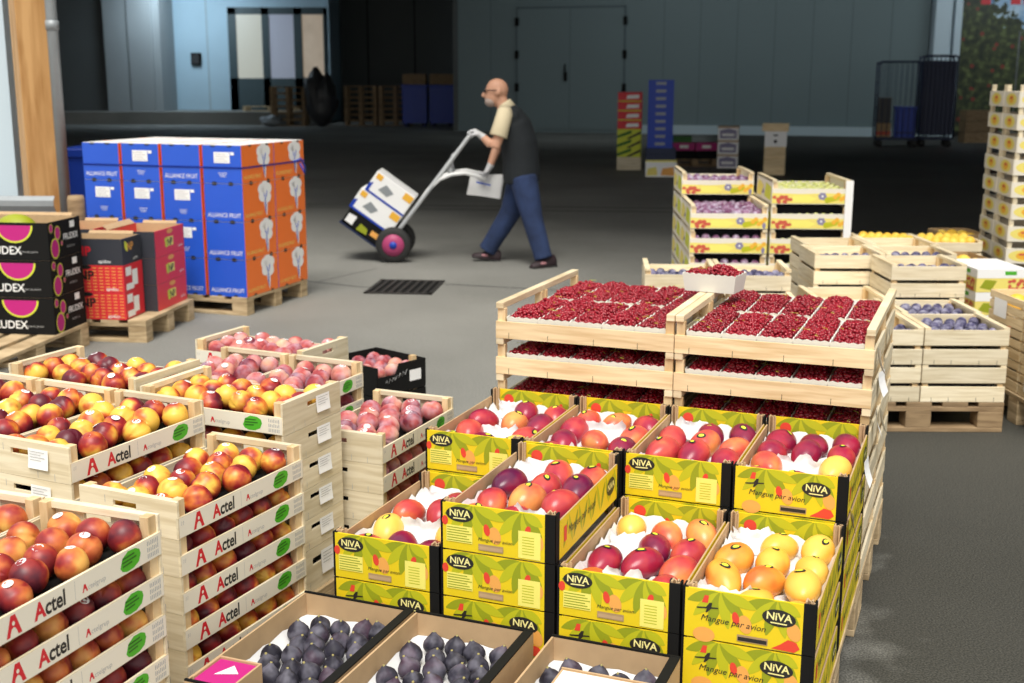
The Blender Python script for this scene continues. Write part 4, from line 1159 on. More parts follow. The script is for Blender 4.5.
def fill(kind, fr, x, y, z, W_, D_, nx, ny, where, yr=None, jit=0.004, rise=0.01):
    me, r = SMALL[kind]
    nm = kind
    for b in range(ny):
        if yr and b not in yr: continue
        for a in range(nx):
            o = link(nm, me)
            st = 0.5 if b % 2 else 0
            fx = 0.014 + r + (W_ - 0.028 - 2 * r) * (a + st * 0.8) / max(1, nx - 0.6); fy = 0.014 + r + (D_ - 0.028 - 2 * r) * b / max(1, ny - 1)
            o.location = fr.at(x + fx + rnd.uniform(-jit, jit), y + fy + rnd.uniform(-jit, jit), z + r + rnd.uniform(0, rise))
            o.rotation_euler = (rnd.uniform(0, 6), rnd.uniform(-0.5, 0.5), rnd.uniform(0, 6)); s = rnd.uniform(0.9, 1.02); o.scale = (s, s, s)
            tag(o, '%s, %s row, %s from left, %s' % (nm.replace('_', ' '), ORD[b + 1], ORD[a + 1], where), nm.replace('_', ' '), nm.replace('_', ' ') + 's in wooden crates')
PLC = slat_crate_proto('plum_crate', 0.394, 0.394, 0.18, [(0.002, 0.076), (0.094, 0.168)], inner=0.095)
PLC1 = slat_crate_proto('plum_crate', 0.394, 0.394, 0.12, [(0.002, 0.085)], inner=0.03)
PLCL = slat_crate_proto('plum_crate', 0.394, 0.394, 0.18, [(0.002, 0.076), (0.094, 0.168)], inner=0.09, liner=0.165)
FA = Frame(1.925, 5.512, -0.5)
def pile(fr, x, y, n, where, z0=0.145, proto=PLC, h=0.18, kind='plum', nx=6, ny=6, fl=None, yr=None, crate='plum crate', top=None, W_=0.394, D_=0.394, inner=0.101):
    for k in range(n):
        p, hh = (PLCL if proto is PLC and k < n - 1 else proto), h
        zz = z0 + k * h
        if top and k == n - 1: p, hh = top
        o = p.get(); fr.put(o, x, y, zz)
        nm = {1: 'single', }.get(n, LV(n - 1 - k, n) if n < 8 else ORD[n - k] + ' from top')
        tag(o, 'slatted wooden %s, %s, %s' % (crate, nm, where), 'crate', 'slatted wooden ' + crate + 's')
    if kind:
        fill(kind, fr, x, y, zz + (inner if not top else 0.036), W_, D_, nx, ny, where, yr)
pallet(FA, -0.40, -0.002, 0.8, 1.2, 'dark pallet under the front plum crates right of the currants', 0.145, 'pallet_dark')
pile(FA, 0.003, 0.0, 2, 'plum pile front right corner')
pile(FA, 0.02, 0.40, 2, 'plum pile second row right')
pile(FA, 0.075, 0.80, 3, 'plum pile third row right', yr=range(0, 3))
pile(FA, -0.397, 0.0, 2, 'plum pile front left', yr=range(0, 4))
pile(FA, -0.385, 0.40, 2, 'plum pile second row left')
pile(FA, -0.325, 0.80, 2, 'plum pile third row left', kind=None)
pallet(FA, -0.24, 1.205, 0.8, 0.80, 'pallet under the rear plum crates', 0.145)
pile(FA, -0.235, 1.21, 3, 'rear plum pile left', yr=range(0, 3))
pile(FA, 0.165, 1.21, 3, 'rear plum pile right', yr=range(0, 4))
pile(FA, -0.20, 1.61, 3, 'rear plum pile far left', kind=None)
PLC2 = slat_crate_proto('apricot_crate', 0.394, 0.394, 0.15, [(0.002, 0.064), (0.078, 0.138)], inner=0.069)
FAp = Frame(2.33, 8.02, -4)
pallet(FAp, -0.01, -0.01, 0.82, 0.42, 'pallet under the apricot crates')
for j in range(2): pile(FAp, j * 0.40, 0.0, 3, 'apricot pile %s' % ('left', 'right')[j], kind='apricot', proto=PLC2, h=0.15, nx=6, ny=5, inner=0.098, crate='apricot crate', yr=range(0, 4))
pile(FA, 0.20, 1.61, 3, 'rearmost plum pile right', kind=None)
FCp = Frame(0.70, 6.15, -4)
pallet(FCp, -0.01, 0.0, 0.82, 0.80, 'pallet under the plum crates behind the currants', 0.145)
pile(FCp, 0.0, 0.0, 2, 'small plum pile front left', yr=range(2, 5))
pile(FCp, 0.40, 0.0, 2, 'small plum pile front right')
pile(FCp, 0.0, 0.40, 3, 'small plum pile back left', top=(PLC1, 0.12), yr=range(0, 3))
pile(FCp, 0.40, 0.40, 3, 'small plum pile back right', top=(PLC1, 0.12), yr=range(0, 3))

# ------------------------------------------------------------------ printed fruit crates further back
GW, GD, GH = 0.52, 0.66, 0.166
def build_printed_crate(liner=False):
    o = empty('printed_crate'); t = 0.008
    m = MB(); m.box(0, GW, 0, t, 0.002, 0.105, 'white_print')
    f = FR((0, 0, 0), (1, 0, 0), (0, 0, 1))
    m.poly(f, [(0.0, 0.006), (GW, 0.006), (GW, 0.072), (0.36, 0.076), (0.2, 0.07), (0.0, 0.076)], 'yellow_print', 0.0008)
    m.poly(f, [(0.12, 0.02), (0.25, 0.012), (0.3, 0.04), (0.24, 0.062), (0.14, 0.06)], 'niva_pale', 0.0011)
    m.poly(f, [(0.36, 0.008), (0.44, 0.03), (0.46, 0.06), (0.34, 0.045)], 'niva_leaf2', 0.0011)
    r = random.Random(3)
    for i in range(18): m.ell(f, (0.07 + r.uniform(-0.055, 0.055), 0.032 + r.uniform(-0.018, 0.022)), 0.014, 0.011, 'berry_print', 0.0014 + i * 0.00003, 10)
    for a in range(6): m.ell(f, (0.335 + 0.018 * math.cos(a), 0.055 + 0.016 * math.sin(a)), 0.012, 0.010, 'violet_print', 0.0014 + a * 0.00003, 10)
    m.ell(f, (0.335, 0.055), 0.007, 0.007, 'white_card', 0.0018, 10)
    for i in range(5): m.ell(f, (0.42 + 0.02 * i, 0.05 + 0.018 * math.sin(i * 2)), 0.015, 0.015, 'orange_label', 0.0014 + i * 0.00003, 12)
    m.ell(f, (0.495, 0.025), 0.012, 0.02, 'violet_print', 0.0017, 10)
    kid('printed_board', m.mesh('printed_board'), o)
    m = MB(); m.box(0, GW, GD - t, GD, 0.002, 0.105, 'white_print'); kid('back_board', m.mesh('back_board'), o)
    for x in (0, GW - t):
        m = MB(); m.box(x, x + t, t, GD - t, 0.002, GH - 0.003, 'white_print')
        f = FR((0, GD, 0), (0, -1, 0), (0, 0, 1)) if x == 0 else FR((GW, 0, 0), (0, 1, 0), (0, 0, 1))
        m.poly(f, [(0.02, 0.02), (0.2, 0.02), (0.3, 0.1), (0.12, 0.13), (0.04, 0.1)], 'yellow_print', 0.0008)
        m.poly(f, [(0.34, 0.03), (0.6, 0.02), (0.62, 0.11), (0.4, 0.13)], 'lime', 0.0008)
        m.poly(f, [(0.22, 0.04), (0.34, 0.05), (0.3, 0.08)], 'violet_print', 0.001)
        kid('end_board', m.mesh('end_board'), o)
        m = MB(); xr = x if x == 0 else GW - 0.03
        m.box(xr, xr + 0.03, 0.001, GD - 0.001, GH - 0.02, GH - 0.001, 'pine'); kid('top_rail', m.mesh('top_rail', 0.001), o)
        for y in (t, GD - t - 0.03):
            m = MB(); xr = t if x == 0 else x - 0.03
            m.box(xr, xr + 0.03, y, y + 0.03, 0.001, GH - 0.02, 'pine_post'); kid('corner_post', m.mesh('corner_post', 0.001), o)
    m = MB(); m.box(t, GW - t, t, GD - t, 0.03, 0.036, 'pine'); kid('base', m.mesh('base'), o)
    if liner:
        m = MB(); m.box(t + 0.001, GW - t - 0.001, 0.12, GD - 0.04, 0.037, GH - 0.022, 'liner'); m.box(0.04, GW - 0.04, t + 0.002, 0.119, 0.037, 0.060, 'liner'); kid('paper_or_shade_liner', m.mesh('paper_or_shade_liner'), o)  # dark blocks standing in for the shade inside stacked printed crates
    return o
PRC = Proto(build_printed_crate); PRCL = Proto(lambda: build_printed_crate(True))
FG = Frame(1.205, 8.15, -2.5)
def pstack(x, y, n, where, kind, nx, ny, yr=None, z0=0.144, gaps=3):
    for k in range(n):
        o = (PRC if k == n - 1 else PRCL).get(); FG.put(o, x, y, z0 + k * (GH + 0.003))
        tag(o, 'white fruit print crate, %s, %s' % (LV(n - 1 - k, n), where), 'crate', 'crates printed with fruit')
        if k == n - 1: fill(kind, FG, x, y, z0 + k * (GH + 0.003) + 0.062, GW, GD, nx, ny, where, yr)
        elif n - 1 - k <= gaps: fill(kind, FG, x, y, z0 + k * (GH + 0.003) + 0.062, GW, GD, nx, ny, where + ' level %s down' % ORD[n - k], [0])
pallet(FG, -0.01, 0.0, 1.08, 1.36, 'pallet under the printed fruit crates', 0.144)
pstack(0.0, 0.0, 4, 'front left printed pile', 'pink_plum', 7, 8)
pstack(0.0, 0.68, 5, 'back left printed pile', 'pink_plum', 7, 8, range(0, 4))
pstack(0.54, 0.0, 5, 'front right printed pile', 'greengage', 9, 9, range(0, 9))
pstack(0.54, 0.68, 4, 'back right printed pile', 'greengage', 9, 9, [])
o = link('corner_board', None) if False else None
m = MB(); m.box(0, 0.05, 0, 0.006, 0.144, 0.98, 'white_card'); m.box(0.044, 0.05, 0.006, 0.05, 0.144, 0.98, 'white_card')
o = link('corner_protector', m.mesh('corner_protector')); FG.put(o, 1.025, -0.012, 0); tag(o, 'white cardboard corner protector on the greengage crates, right edge', 'corner protector')

# ------------------------------------------------------------------ tall tower of labelled crates at the right edge
TWW, TWD, TWH = 0.56, 0.38, 0.138
def build_tower_crate():
    o = empty('labelled_crate'); t = 0.007
    for fr_, L_, nm in ((FR((0, 0, 0), (1, 0, 0), (0, 0, 1)), TWW, 'front_board'), (FR((0, TWD, 0), (0, -1, 0), (0, 0, 1)), TWD, 'end_board'), (FR((TWW, 0, 0), (0, 1, 0), (0, 0, 1)), TWD, 'end_board'), (FR((TWW, TWD, 0), (-1, 0, 0), (0, 0, 1)), TWW, 'back_board')):
        m = MB(); o_, u, w = fr_; nn = u.cross(w)
        p = [o_ + u * a + w * b - nn * c for c in (0, t) for a, b in ((0.004, 0.004), (L_ - 0.004, 0.004), (L_ - 0.004, 0.105), (0.004, 0.105))]
        m.add(p, [(0, 1, 2, 3), (7, 6, 5, 4), (0, 4, 5, 1), (1, 5, 6, 2), (2, 6, 7, 3), (3, 7, 4, 0)], 'white_print')
        for c in ((L_ * 0.5,) if L_ < 0.5 else (0.12, 0.41)):
            m.ell(fr_, (c, 0.055), 0.13 if L_ < 0.5 else 0.105, 0.040, 'yellow_print', 0.0007, 18); m.ell(fr_, (c, 0.055), 0.055, 0.026, 'orange_label', 0.0011, 18)
            m.poly(fr_, [(c - 0.035, 0.058), (c + 0.03, 0.058), (c + 0.03, 0.070), (c - 0.035, 0.070)], 'berry_print', 0.0014)
        kid(nm, m.mesh(nm), o)
    for x in (0.008, TWW - 0.036):
        for y in (0.008, TWD - 0.036):
            m = MB(); m.box(x, x + 0.028, y, y + 0.028, 0.002, TWH + 0.012, 'plywood'); kid('corner_post', m.mesh('corner_post', 0.001), o)
    m = MB(); m.box(0.01, TWW - 0.01, 0.01, TWD - 0.01, 0.008, 0.014, 'pine'); kid('base', m.mesh('base'), o)
    return o
TWC = Proto(build_tower_crate)
FTW = Frame(3.30, 8.0, -7.6)
pallet(FTW, 0.0, 0.0, 0.8, 0.8, 'pallet under the tall crate tower at right', 0.144)
for j, (x, y, nn) in enumerate(((0.0, 0.0, 10), (0.0, 0.39, 10))):
    for k in range(nn):
        o = TWC.get(); FTW.put(o, x + (0.006 if k % 3 == 1 else -0.004), y, 0.146 + k * 0.146)
        tag(o, 'orange labelled white crate, %s in the %s column of the tall tower' % (ORD[nn - k] + ' from top', ('near', 'rear')[j]), 'crate', 'labelled crates in the tall tower')
# citrus crates and printed cartons between plums and tower
def build_open_box(w, d, h, mat, t=0.006, name='open_box'):
    def b():
        o = empty(name)
        for y in (0, d - t):
            m = MB(); m.box(0, w, y, y + t, 0, h, mat); kid('end_wall', m.mesh('end_wall', 0.001), o)
        for x in (0, w - t):
            m = MB(); m.box(x, x + t, t, d - t, 0, h, mat); kid('side_wall', m.mesh('side_wall', 0.001), o)
        m = MB(); m.box(t, w - t, t, d - t, 0, 0.008, mat); kid('base', m.mesh('base'), o)
        return o
    return Proto(b)
OB = build_open_box(0.30, 0.40, 0.13, 'card_dark', name='melon_box')
FY = Frame(2.72, 6.98, 2)
pallet(FY, -0.02, 0.0, 0.36, 0.95, 'pallet under the yellow printed cartons')
def build_yellow_carton():
    o = empty('printed_carton'); w, d, h = 0.30, 0.44, 0.134
    m = MB(); m.box(0, w, 0, d, 0, h, 'yellow_print')
    for f, L_ in ((FR((0, 0, 0), (1, 0, 0), (0, 0, 1)), w), (FR((0, d, 0), (0, -1, 0), (0, 0, 1)), d)):
        m.poly(f, [(0, h * 0.62), (L_, h * 0.62), (L_, h), (0, h)], 'white_card', 0.0008)
        m.poly(f, [(L_ * 0.55, h * 0.75), (L_ * 0.78, h * 0.75), (L_ * 0.78, h * 0.92), (L_ * 0.55, h * 0.92)], 'green_ink', 0.0012)
        m.poly(f, [(0.02, h * 0.2), (0.09, h * 0.1), (0.12, h * 0.5), (0.05, h * 0.55)], 'niva_leaf', 0.0012)
        r = random.Random(5)
        for i in range(22): m.ell(f, (L_ * 0.82 + r.uniform(-0.05, 0.045), h * 0.26 + r.uniform(-0.03, 0.035)), 0.011, 0.010, 'berry_print', 0.0012 + i * 0.00002, 9)
    kid('body', m.mesh('body', 0.001), o)
    m = MB(); m.box(-0.001, w + 0.001, -0.001, d + 0.001, h - 0.004, h + 0.001, 'white_card'); kid('lid', m.mesh('lid'), o)
    return o
YC = Proto(build_yellow_carton)
for k in range(3):
    o = YC.get(); FY.put(o, 0, 0, 0.146 + k * 0.137); tag(o, 'yellow printed carton with berries, %s, behind the plum pile' % LV(2 - k, 3), 'carton', 'yellow printed cartons')
for k in range(3):
    o = OB.get(); FY.put(o, 0.0, 0.46, 0.146 + k * 0.133); tag(o, 'brown open melon box, %s, behind yellow printed cartons' % LV(2 - k, 3), 'box', 'brown melon boxes')
fill('yellow_melon', FY, 0.0, 0.46, 0.146 + 2 * 0.133 + 0.03, 0.30, 0.40, 3, 4, 'brown box behind yellow cartons')
FY2 = Frame(3.16, 8.75, 0)
pallet(FY2, -0.02, -0.01, 0.36, 0.45, 'small pallet under the rear brown melon boxes')
for k in range(3):
    o = OB.get(); FY2.put(o, 0.0, 0.0, 0.146 + k * 0.133); tag(o, 'brown open melon box, %s, rear stack before the dark road' % LV(2 - k, 3), 'box', 'brown melon boxes')
fill('yellow_melon', FY2, 0.0, 0.0, 0.146 + 2 * 0.133 + 0.03, 0.30, 0.40, 3, 4, 'rear brown box')
# short pile at the right edge
NRC = slat_crate_proto('melon_crate', 0.55, 0.37, 0.15, [(0.002, 0.05), (0.062, 0.10), (0.11, 0.148)], mat='pine_yellow', rails=False, inner=0.05, end_label=True)
FE = Frame(2.46, 5.28, 3)
pallet(FE, 0.0, 0.0, 0.8, 0.8, 'pallet under the melon crates at the right edge', mat='pallet')
for k in range(3):
    for j in range(2):
        o = NRC.get(); FE.put(o, 0.01, j * 0.385 + 0.01, 0.146 + k * 0.152)
        tag(o, 'slatted melon crate with white labels, %s, %s column at right edge' % (LV(2 - k, 3), ('near', 'far')[j]), 'crate', 'slatted melon crates at the right edge')
for j in range(2): fill('yellow_melon', FE, 0.01, j * 0.385 + 0.01, 0.146 + 2 * 0.152 + 0.04, 0.55, 0.37, 4, 2, '%s right edge crate' % ('near', 'far')[j])

# ------------------------------------------------------------------ blue and orange cartons
AW, AD, AH = 0.305, 0.445, 0.262
def build_alliance(lab):
    o = empty('apple_carton')
    m = MB(); p = [(x, y, z) for x in (0, AW) for y in (0, AD) for z in (0, AH)]
    m.add([p[i] for i in (0, 4, 5, 1, 2, 6, 7, 3)], [(0, 1, 2, 3), (5, 4, 7, 6)], 'blue_card')
    m.add([p[i] for i in (0, 1, 3, 2, 4, 6, 7, 5)], [(0, 1, 2, 3), (4, 5, 6, 7)], 'orange_card')
    m.add([p[i] for i in (0, 2, 6, 4)], [(0, 1, 2, 3)], 'card')
    f = FR((0, 0, 0), (1, 0, 0), (0, 0, 1)); s_ = FR((AW, 0, 0), (0, 1, 0), (0, 0, 1))
    if not lab: m.text(f, 'ALLIANCE FRUIT', (AW / 2, 0.03), 0.042, 'white_card', 0.001, 'CENTER', xs=0.85)
    else: 
        for k in range(3): m.poly(f, [(0.12 + 0.006 * k, 0.07 - 0.012 * k), (0.19 - 0.006 * k, 0.07 - 0.012 * k), (0.19 - 0.006 * k, 0.073 - 0.012 * k), (0.12 + 0.006 * k, 0.073 - 0.012 * k)], 'white_card', 0.001)
    m.text(s_, 'ALLIANCE FRUIT', (0.02, 0.03), 0.036, 'yellow_print', 0.001, xs=0.9)
    for a, b in ((0.30, 0.19), (0.27, 0.16), (0.33, 0.15), (0.26, 0.21), (0.34, 0.21), (0.30, 0.225)): m.ell(s_, (a, b), 0.056, 0.042, 'white_card', 0.001 + a * 0.0005, 14)
    m.poly(s_, [(0.27, 0.15), (0.335, 0.15), (0.325, 0.05), (0.315, 0.012), (0.30, 0.05)], 'white_card', 0.0016)
    m.leaf(s_, (0.30, 0.16), (0.305, 0.03), 0.008, 'blue_card', 0.002); m.leaf(s_, (0.31, 0.14), (0.33, 0.20), 0.006, 'blue_card', 0.002); m.leaf(s_, (0.30, 0.14), (0.28, 0.19), 0.005, 'blue_card', 0.002)
    for fr_, xs in ((f, (0.07, 0.20)), (s_, (0.1, 0.34))):
        for x in xs:
            m.poly(fr_, [(x, AH - 0.012), (x + 0.03, AH - 0.012), (x + 0.036, AH), (x - 0.006, AH)], 'black_ink', 0.0012)
            m.poly(fr_, [(x - 0.006, 0), (x + 0.036, 0), (x + 0.026, 0.012), (x + 0.004, 0.012)], 'black_ink', 0.0012)
    kid('body', m.mesh('body'), o)
    m = MB(); m.box(0.004, AW - 0.004, 0.004, AD - 0.004, AH - 0.001, AH + 0.002, 'white_card'); m.box(0.004, AW - 0.004, AD / 2 - 0.004, AD / 2 + 0.004, AH, AH + 0.003, 'orange_card'); kid('lid', m.mesh('lid'), o)
    if lab:
        m = MB(); m.poly(f, [(0.09, 0.14), (0.215, 0.14), (0.215, 0.215), (0.09, 0.215)], 'paper', 0.0016)
        m.poly(f, [(0.22, 0.195), (0.25, 0.195), (0.25, 0.215), (0.22, 0.215)], 'paper', 0.0016)
        for k in range(4): m.poly(f, [(0.1, 0.15 + k * 0.016), (0.2 - 0.02 * (k % 2), 0.15 + k * 0.016), (0.2 - 0.02 * (k % 2), 0.154 + k * 0.016), (0.1, 0.154 + k * 0.016)], 'grey_ink', 0.002)
        kid('paper_label', m.mesh('paper_label'), o)
    return o
ALC = {0: Proto(lambda: build_alliance(0)), 1: Proto(lambda: build_alliance(1))}
FB = Frame(-3.10, 8.79, -18.5)
pallet(FB, 0.10, -0.01, 1.2, 0.9, 'pallet under the blue and orange cartons', 0.13)
for c in range(4):
    for r_ in range(2):
        for k in range(4):
            lab = (c == 1 and k >= 2) or (c == 3 and k == 3) or (c == 0 and k == 2) or (c == 2 and k in (1, 2))
            o = ALC[1 if lab else 0].get()
            FB.put(o, c * 0.332, r_ * 0.452, 0.131 + k * 0.2655)
            tag(o, 'blue and orange carton, %s level, %s column from left, %s row' % (('lowest', 'second', 'third', 'top')[k], ORD[c + 1], ('front', 'rear')[r_]), 'carton', 'blue and orange cartons')
m = MB()
for a, b in (((-0.004, -0.004), (1.306, -0.004)), ((1.306, -0.004), (1.306, 0.90)), ((1.306, 0.90), (-0.004, 0.90)), ((-0.004, 0.90), (-0.004, -0.004))):
    z = 1.03
    m.add([(*a, z), (*b, z), (*b, z + 0.012), (*a, z + 0.012)], [(0, 1, 2, 3), (3, 2, 1, 0)], 'bin_blue')
m.tube([(1.31, 0.72, 1.035), (1.35, 0.76, 1.06), (1.36, 0.80, 1.0), (1.34, 0.84, 0.94), (1.31, 0.82, 1.02)], 0.007, 'bin_blue', 8)
o = link('packing_strap', m.mesh('packing_strap')); FB.put(o, 0, 0, 0); tag(o, 'thin blue strap tied round the blue and orange cartons', 'strap')

# ------------------------------------------------------------------ red and black cartons
def carton_build(w, d, h, front, side, top_open, prints):
    def b():
        o = empty('fruit_carton'); t = 0.006
        if not top_open:
            m = MB(); p = [(x, y, z) for x in (0, w) for y in (0, d) for z in (0, h)]
            m.add([p[i] for i in (0, 4, 5, 1, 2, 6, 7, 3)], [(0, 1, 2, 3), (5, 4, 7, 6)], front)
            m.add([p[i] for i in (0, 1, 3, 2, 4, 6, 7, 5)], [(0, 1, 2, 3), (4, 5, 6, 7)], side)
            m.add([p[i] for i in (1, 5, 7, 3)], [(0, 1, 2, 3)], 'card'); m.add([p[i] for i in (0, 2, 6, 4)], [(0, 1, 2, 3)], 'card')
        else:
            m = MB()
            m.box(0, w, 0, t, 0, h, front); m.box(0, w, d - t, d, 0, h, front); m.box(0, t, t, d - t, 0, h, side); m.box(w - t, w, t, d - t, 0, h, side); m.box(t, w - t, t, d - t, 0, t, 'card')
            m.box(t, w - t, t, t + 0.003, 0, h - 0.001, 'card'); m.box(t, w - t, d - t - 0.003, d - t, 0, h - 0.001, 'card')
        f = FR((0, 0, 0), (1, 0, 0), (0, 0, 1)); s_ = FR((w, 0, 0), (0, 1, 0), (0, 0, 1))
        prints(m, f, s_)
        kid('body', m.mesh('body'), o)
        if top_open:
            m = MB(); M4 = Matrix.Translation((0.01, 0, h)) @ Matrix.Rotation(R(-55), 4, 'Y')
            m.box(0, 0.005, 0.04, d - 0.04, 0, 0.05, 'card', M4); kid('flap', m.mesh('flap', 0.001), o)
            m = MB(); M4 = Matrix.Translation((0, d - 0.004, h)) @ Matrix.Rotation(R(-40), 4, 'X')
            m.box(0.05, w - 0.05, 0, 0.005, 0, 0.025, 'card', M4); kid('flap', m.mesh('flap', 0.001), o)
        return o
    return Proto(b)
def np_red(m, f, s):
    for i in range(9):
        m.poly(f, [(0.02 + i * 0.042, 0.004), (0.024 + i * 0.042, 0.004), (0.024 + i * 0.042, 0.168), (0.02 + i * 0.042, 0.168)], 'crimson_card', 0.0006)
        for j in range(8): m.poly(f, [(0.028 + i * 0.042, 0.012 + j * 0.02), (0.054 + i * 0.042, 0.012 + j * 0.02), (0.054 + i * 0.042, 0.018 + j * 0.02), (0.028 + i * 0.042, 0.018 + j * 0.02)], 'niva_orange', 0.0007)
    m.text(f, 'NP', (0.10, 0.08), 0.08, 'black_ink', 0.0014, bold=0.03)
    m.text(f, 'apidou', (0.28, 0.012), 0.03, 'white_card', 0.0014, bold=0.01)
    m.ell(f, (0.15, 0.16), 0.04, 0.013, 'black_ink', 0.0014)
    m.poly(s, [(0.03, 0.10), (0.11, 0.10), (0.11, 0.155), (0.03, 0.155)], 'paper', 0.0012); m.poly(s, [(0.12, 0.03), (0.2, 0.03), (0.2, 0.13), (0.12, 0.13)], 'paper', 0.0014); m.poly(s, [(0.03, 0.01), (0.14, 0.01), (0.14, 0.05), (0.03, 0.05)], 'paper', 0.0011)
def np_black(m, f, s):
    m.text(f, 'NP', (0.09, 0.06), 0.08, 'red_ink', 0.0014, bold=0.03); m.text(f, 'apidou', (0.24, 0.014), 0.03, 'white_card', 0.0014, bold=0.01)
    m.text(s, 'NP', (0.07, 0.085), 0.07, 'niva_orange', 0.0014, bold=0.02); m.leaf(s, (0.04, 0.15), (0.075, 0.08), 0.02, 'lime', 0.001); m.text(s, 'apidou', (0.15, 0.02), 0.026, 'white_card', 0.0014)
def np_crim(m, f, s):
    m.text(f, 'P', (0.02, 0.09), 0.06, 'red_ink', 0.0014, bold=0.03); m.text(f, 'apidou', (0.03, 0.012), 0.036, 'white_card', 0.0014, bold=0.01)
    m.text(s, 'NP', (0.20, 0.06), 0.065, 'black_ink', 0.0016, bold=0.03); m.poly(s, [(0.17, 0.05), (0.20, 0.05), (0.21, 0.12), (0.16, 0.11)], 'lime', 0.0012); m.ell(s, (0.25, 0.152), 0.05, 0.016, 'niva_orange', 0.0012); m.text(s, 'apidou', (0.38, 0.03), 0.028, 'white_card', 0.0014)
    m.poly(s, [(0.2, 0.055), (0.3, 0.055), (0.3, 0.115), (0.2, 0.115)], 'niva_pale', 0.0011)
RC = {'r': carton_build(0.40, 0.28, 0.172, 'red_card', 'red_card', False, np_red), 'b': carton_build(0.40, 0.28, 0.165, 'anthracite', 'anthracite', True, np_black),
      'c': carton_build(0.34, 0.49, 0.173, 'anthracite', 'crimson_card', False, np_crim), 'co': carton_build(0.34, 0.49, 0.173, 'anthracite', 'crimson_card', True, np_crim)}
FRd = Frame(-3.502, 7.612, -7)
pallet(FRd, 0.0, 0.0, 1.2, 0.8, 'pallet under the red cartons, beside the black ones')
def pc(kind, x, y, z, label):
    o = RC[kind].get(); FRd.put(o, x, y, z); tag(o, label, 'carton', 'red and black fruit cartons')
for k in range(2): pc('r', 0.674, 0.0, 0.145 + k * 0.1735, 'red grid printed fruit carton, %s in the front red stack' % ('lowest', 'second')[k])
pc('b', 0.674, 0.0, 0.145 + 2 * 0.1735, 'open dark grey carton on top of the front red cartons')
for k in range(3): pc('co' if k == 2 else 'c', 0.818, 0.30, 0.145 + k * 0.175, 'crimson fruit carton with dark front, %s in the rear right stack' % ('lowest', 'middle', 'open top')[k])
for k in range(3): pc('co' if k == 2 else 'c', 0.40, 0.30, 0.145 + k * 0.18, 'crimson fruit carton, %s in the rear left stack behind grey carton' % ('lowest', 'middle', 'open top')[k])

def fru(m, f, s):
    for a, b, r_ in ((0.395, 0.19, 0.115),):
        [m.poly(f, [(a + q * math.cos(math.pi + math.pi * i / 16), 0.205 + q * 0.9 * math.sin(math.pi + math.pi * i / 16)) for i in range(17)], mt_, of_) for q, mt_, of_ in ((r_, 'lime', 0.0008), (r_ * 0.9, 'magenta', 0.0012))]
    m.text(f, 'FRUDEX', (0.19, 0.035), 0.068, 'white_card', 0.0018, bold=0.01, xs=0.95); m.text(f, 'Fruta de pasion', (0.42, 0.045), 0.018, 'grey_ink', 0.0014)
    for a, b, r_ in ((0.04, 0.185, 0.028), (0.115, 0.150, 0.043), (0.075, 0.062, 0.062), (0.16, 0.085, 0.016)):
        m.ell(s, (a, b), r_ * 0.85, r_, 'lime', 0.0008, 20); m.ell(s, (a, b), r_ * 0.72, r_ * 0.87, 'magenta', 0.0012, 20)
    m.text(s, 'FRUDEX', (0.18, 0.10), 0.052, 'white_card', 0.0014, bold=0.015, xs=0.95); m.text(s, 'FRUDEX S.A.', (0.22, 0.05), 0.018, 'grey_ink', 0.0014)
    m.poly(s, [(0.27, 0.165), (0.33, 0.165), (0.33, 0.205), (0.27, 0.205)], 'paper', 0.0014)
FX = {0: carton_build(0.60, 0.405, 0.221, 'black_card', 'black_card', False, fru), 1: carton_build(0.60, 0.405, 0.221, 'black_card', 'black_card', True, fru)}
FFx = Frame(-3.307, 7.083, -6.7)
pallet(FFx, -0.19, -0.80, 0.8, 1.2, 'pallet under the black printed cartons at the left edge')
for k in range(3):
    o = FX[1 if k == 2 else 0].get(); FFx.put(o, 0, 0, 0.145 + k * 0.2225); tag(o, 'black carton with pink circles, %s of the left edge stack' % ('lowest', 'middle', 'open topmost')[k], 'carton', 'black printed cartons')
m = MB(); vs, fs = blob(lambda t, p: Vector((0.13 * math.sin(t) * math.cos(p), 0.10 * math.sin(t) * math.sin(p), 0.10 * math.cos(t))), 20, 12); m.add(vs, fs, 'niva_leaf', True)
o = link('green_melon', m.mesh('green_melon')); FFx.put(o, 0.30, 0.2, 0.145 + 2 * 0.2225 + 0.15); tag(o, 'green melon peeking out of the open black carton', 'melon')
for k in range(3):
    o = pallet(FFx, -0.99 + 0.0, -0.80, 0.78, 1.2, 'loose pallet stacked left of the black cartons, %s' % ('lowest', 'middle', 'topmost')[k]); o.location.z = k * 0.145

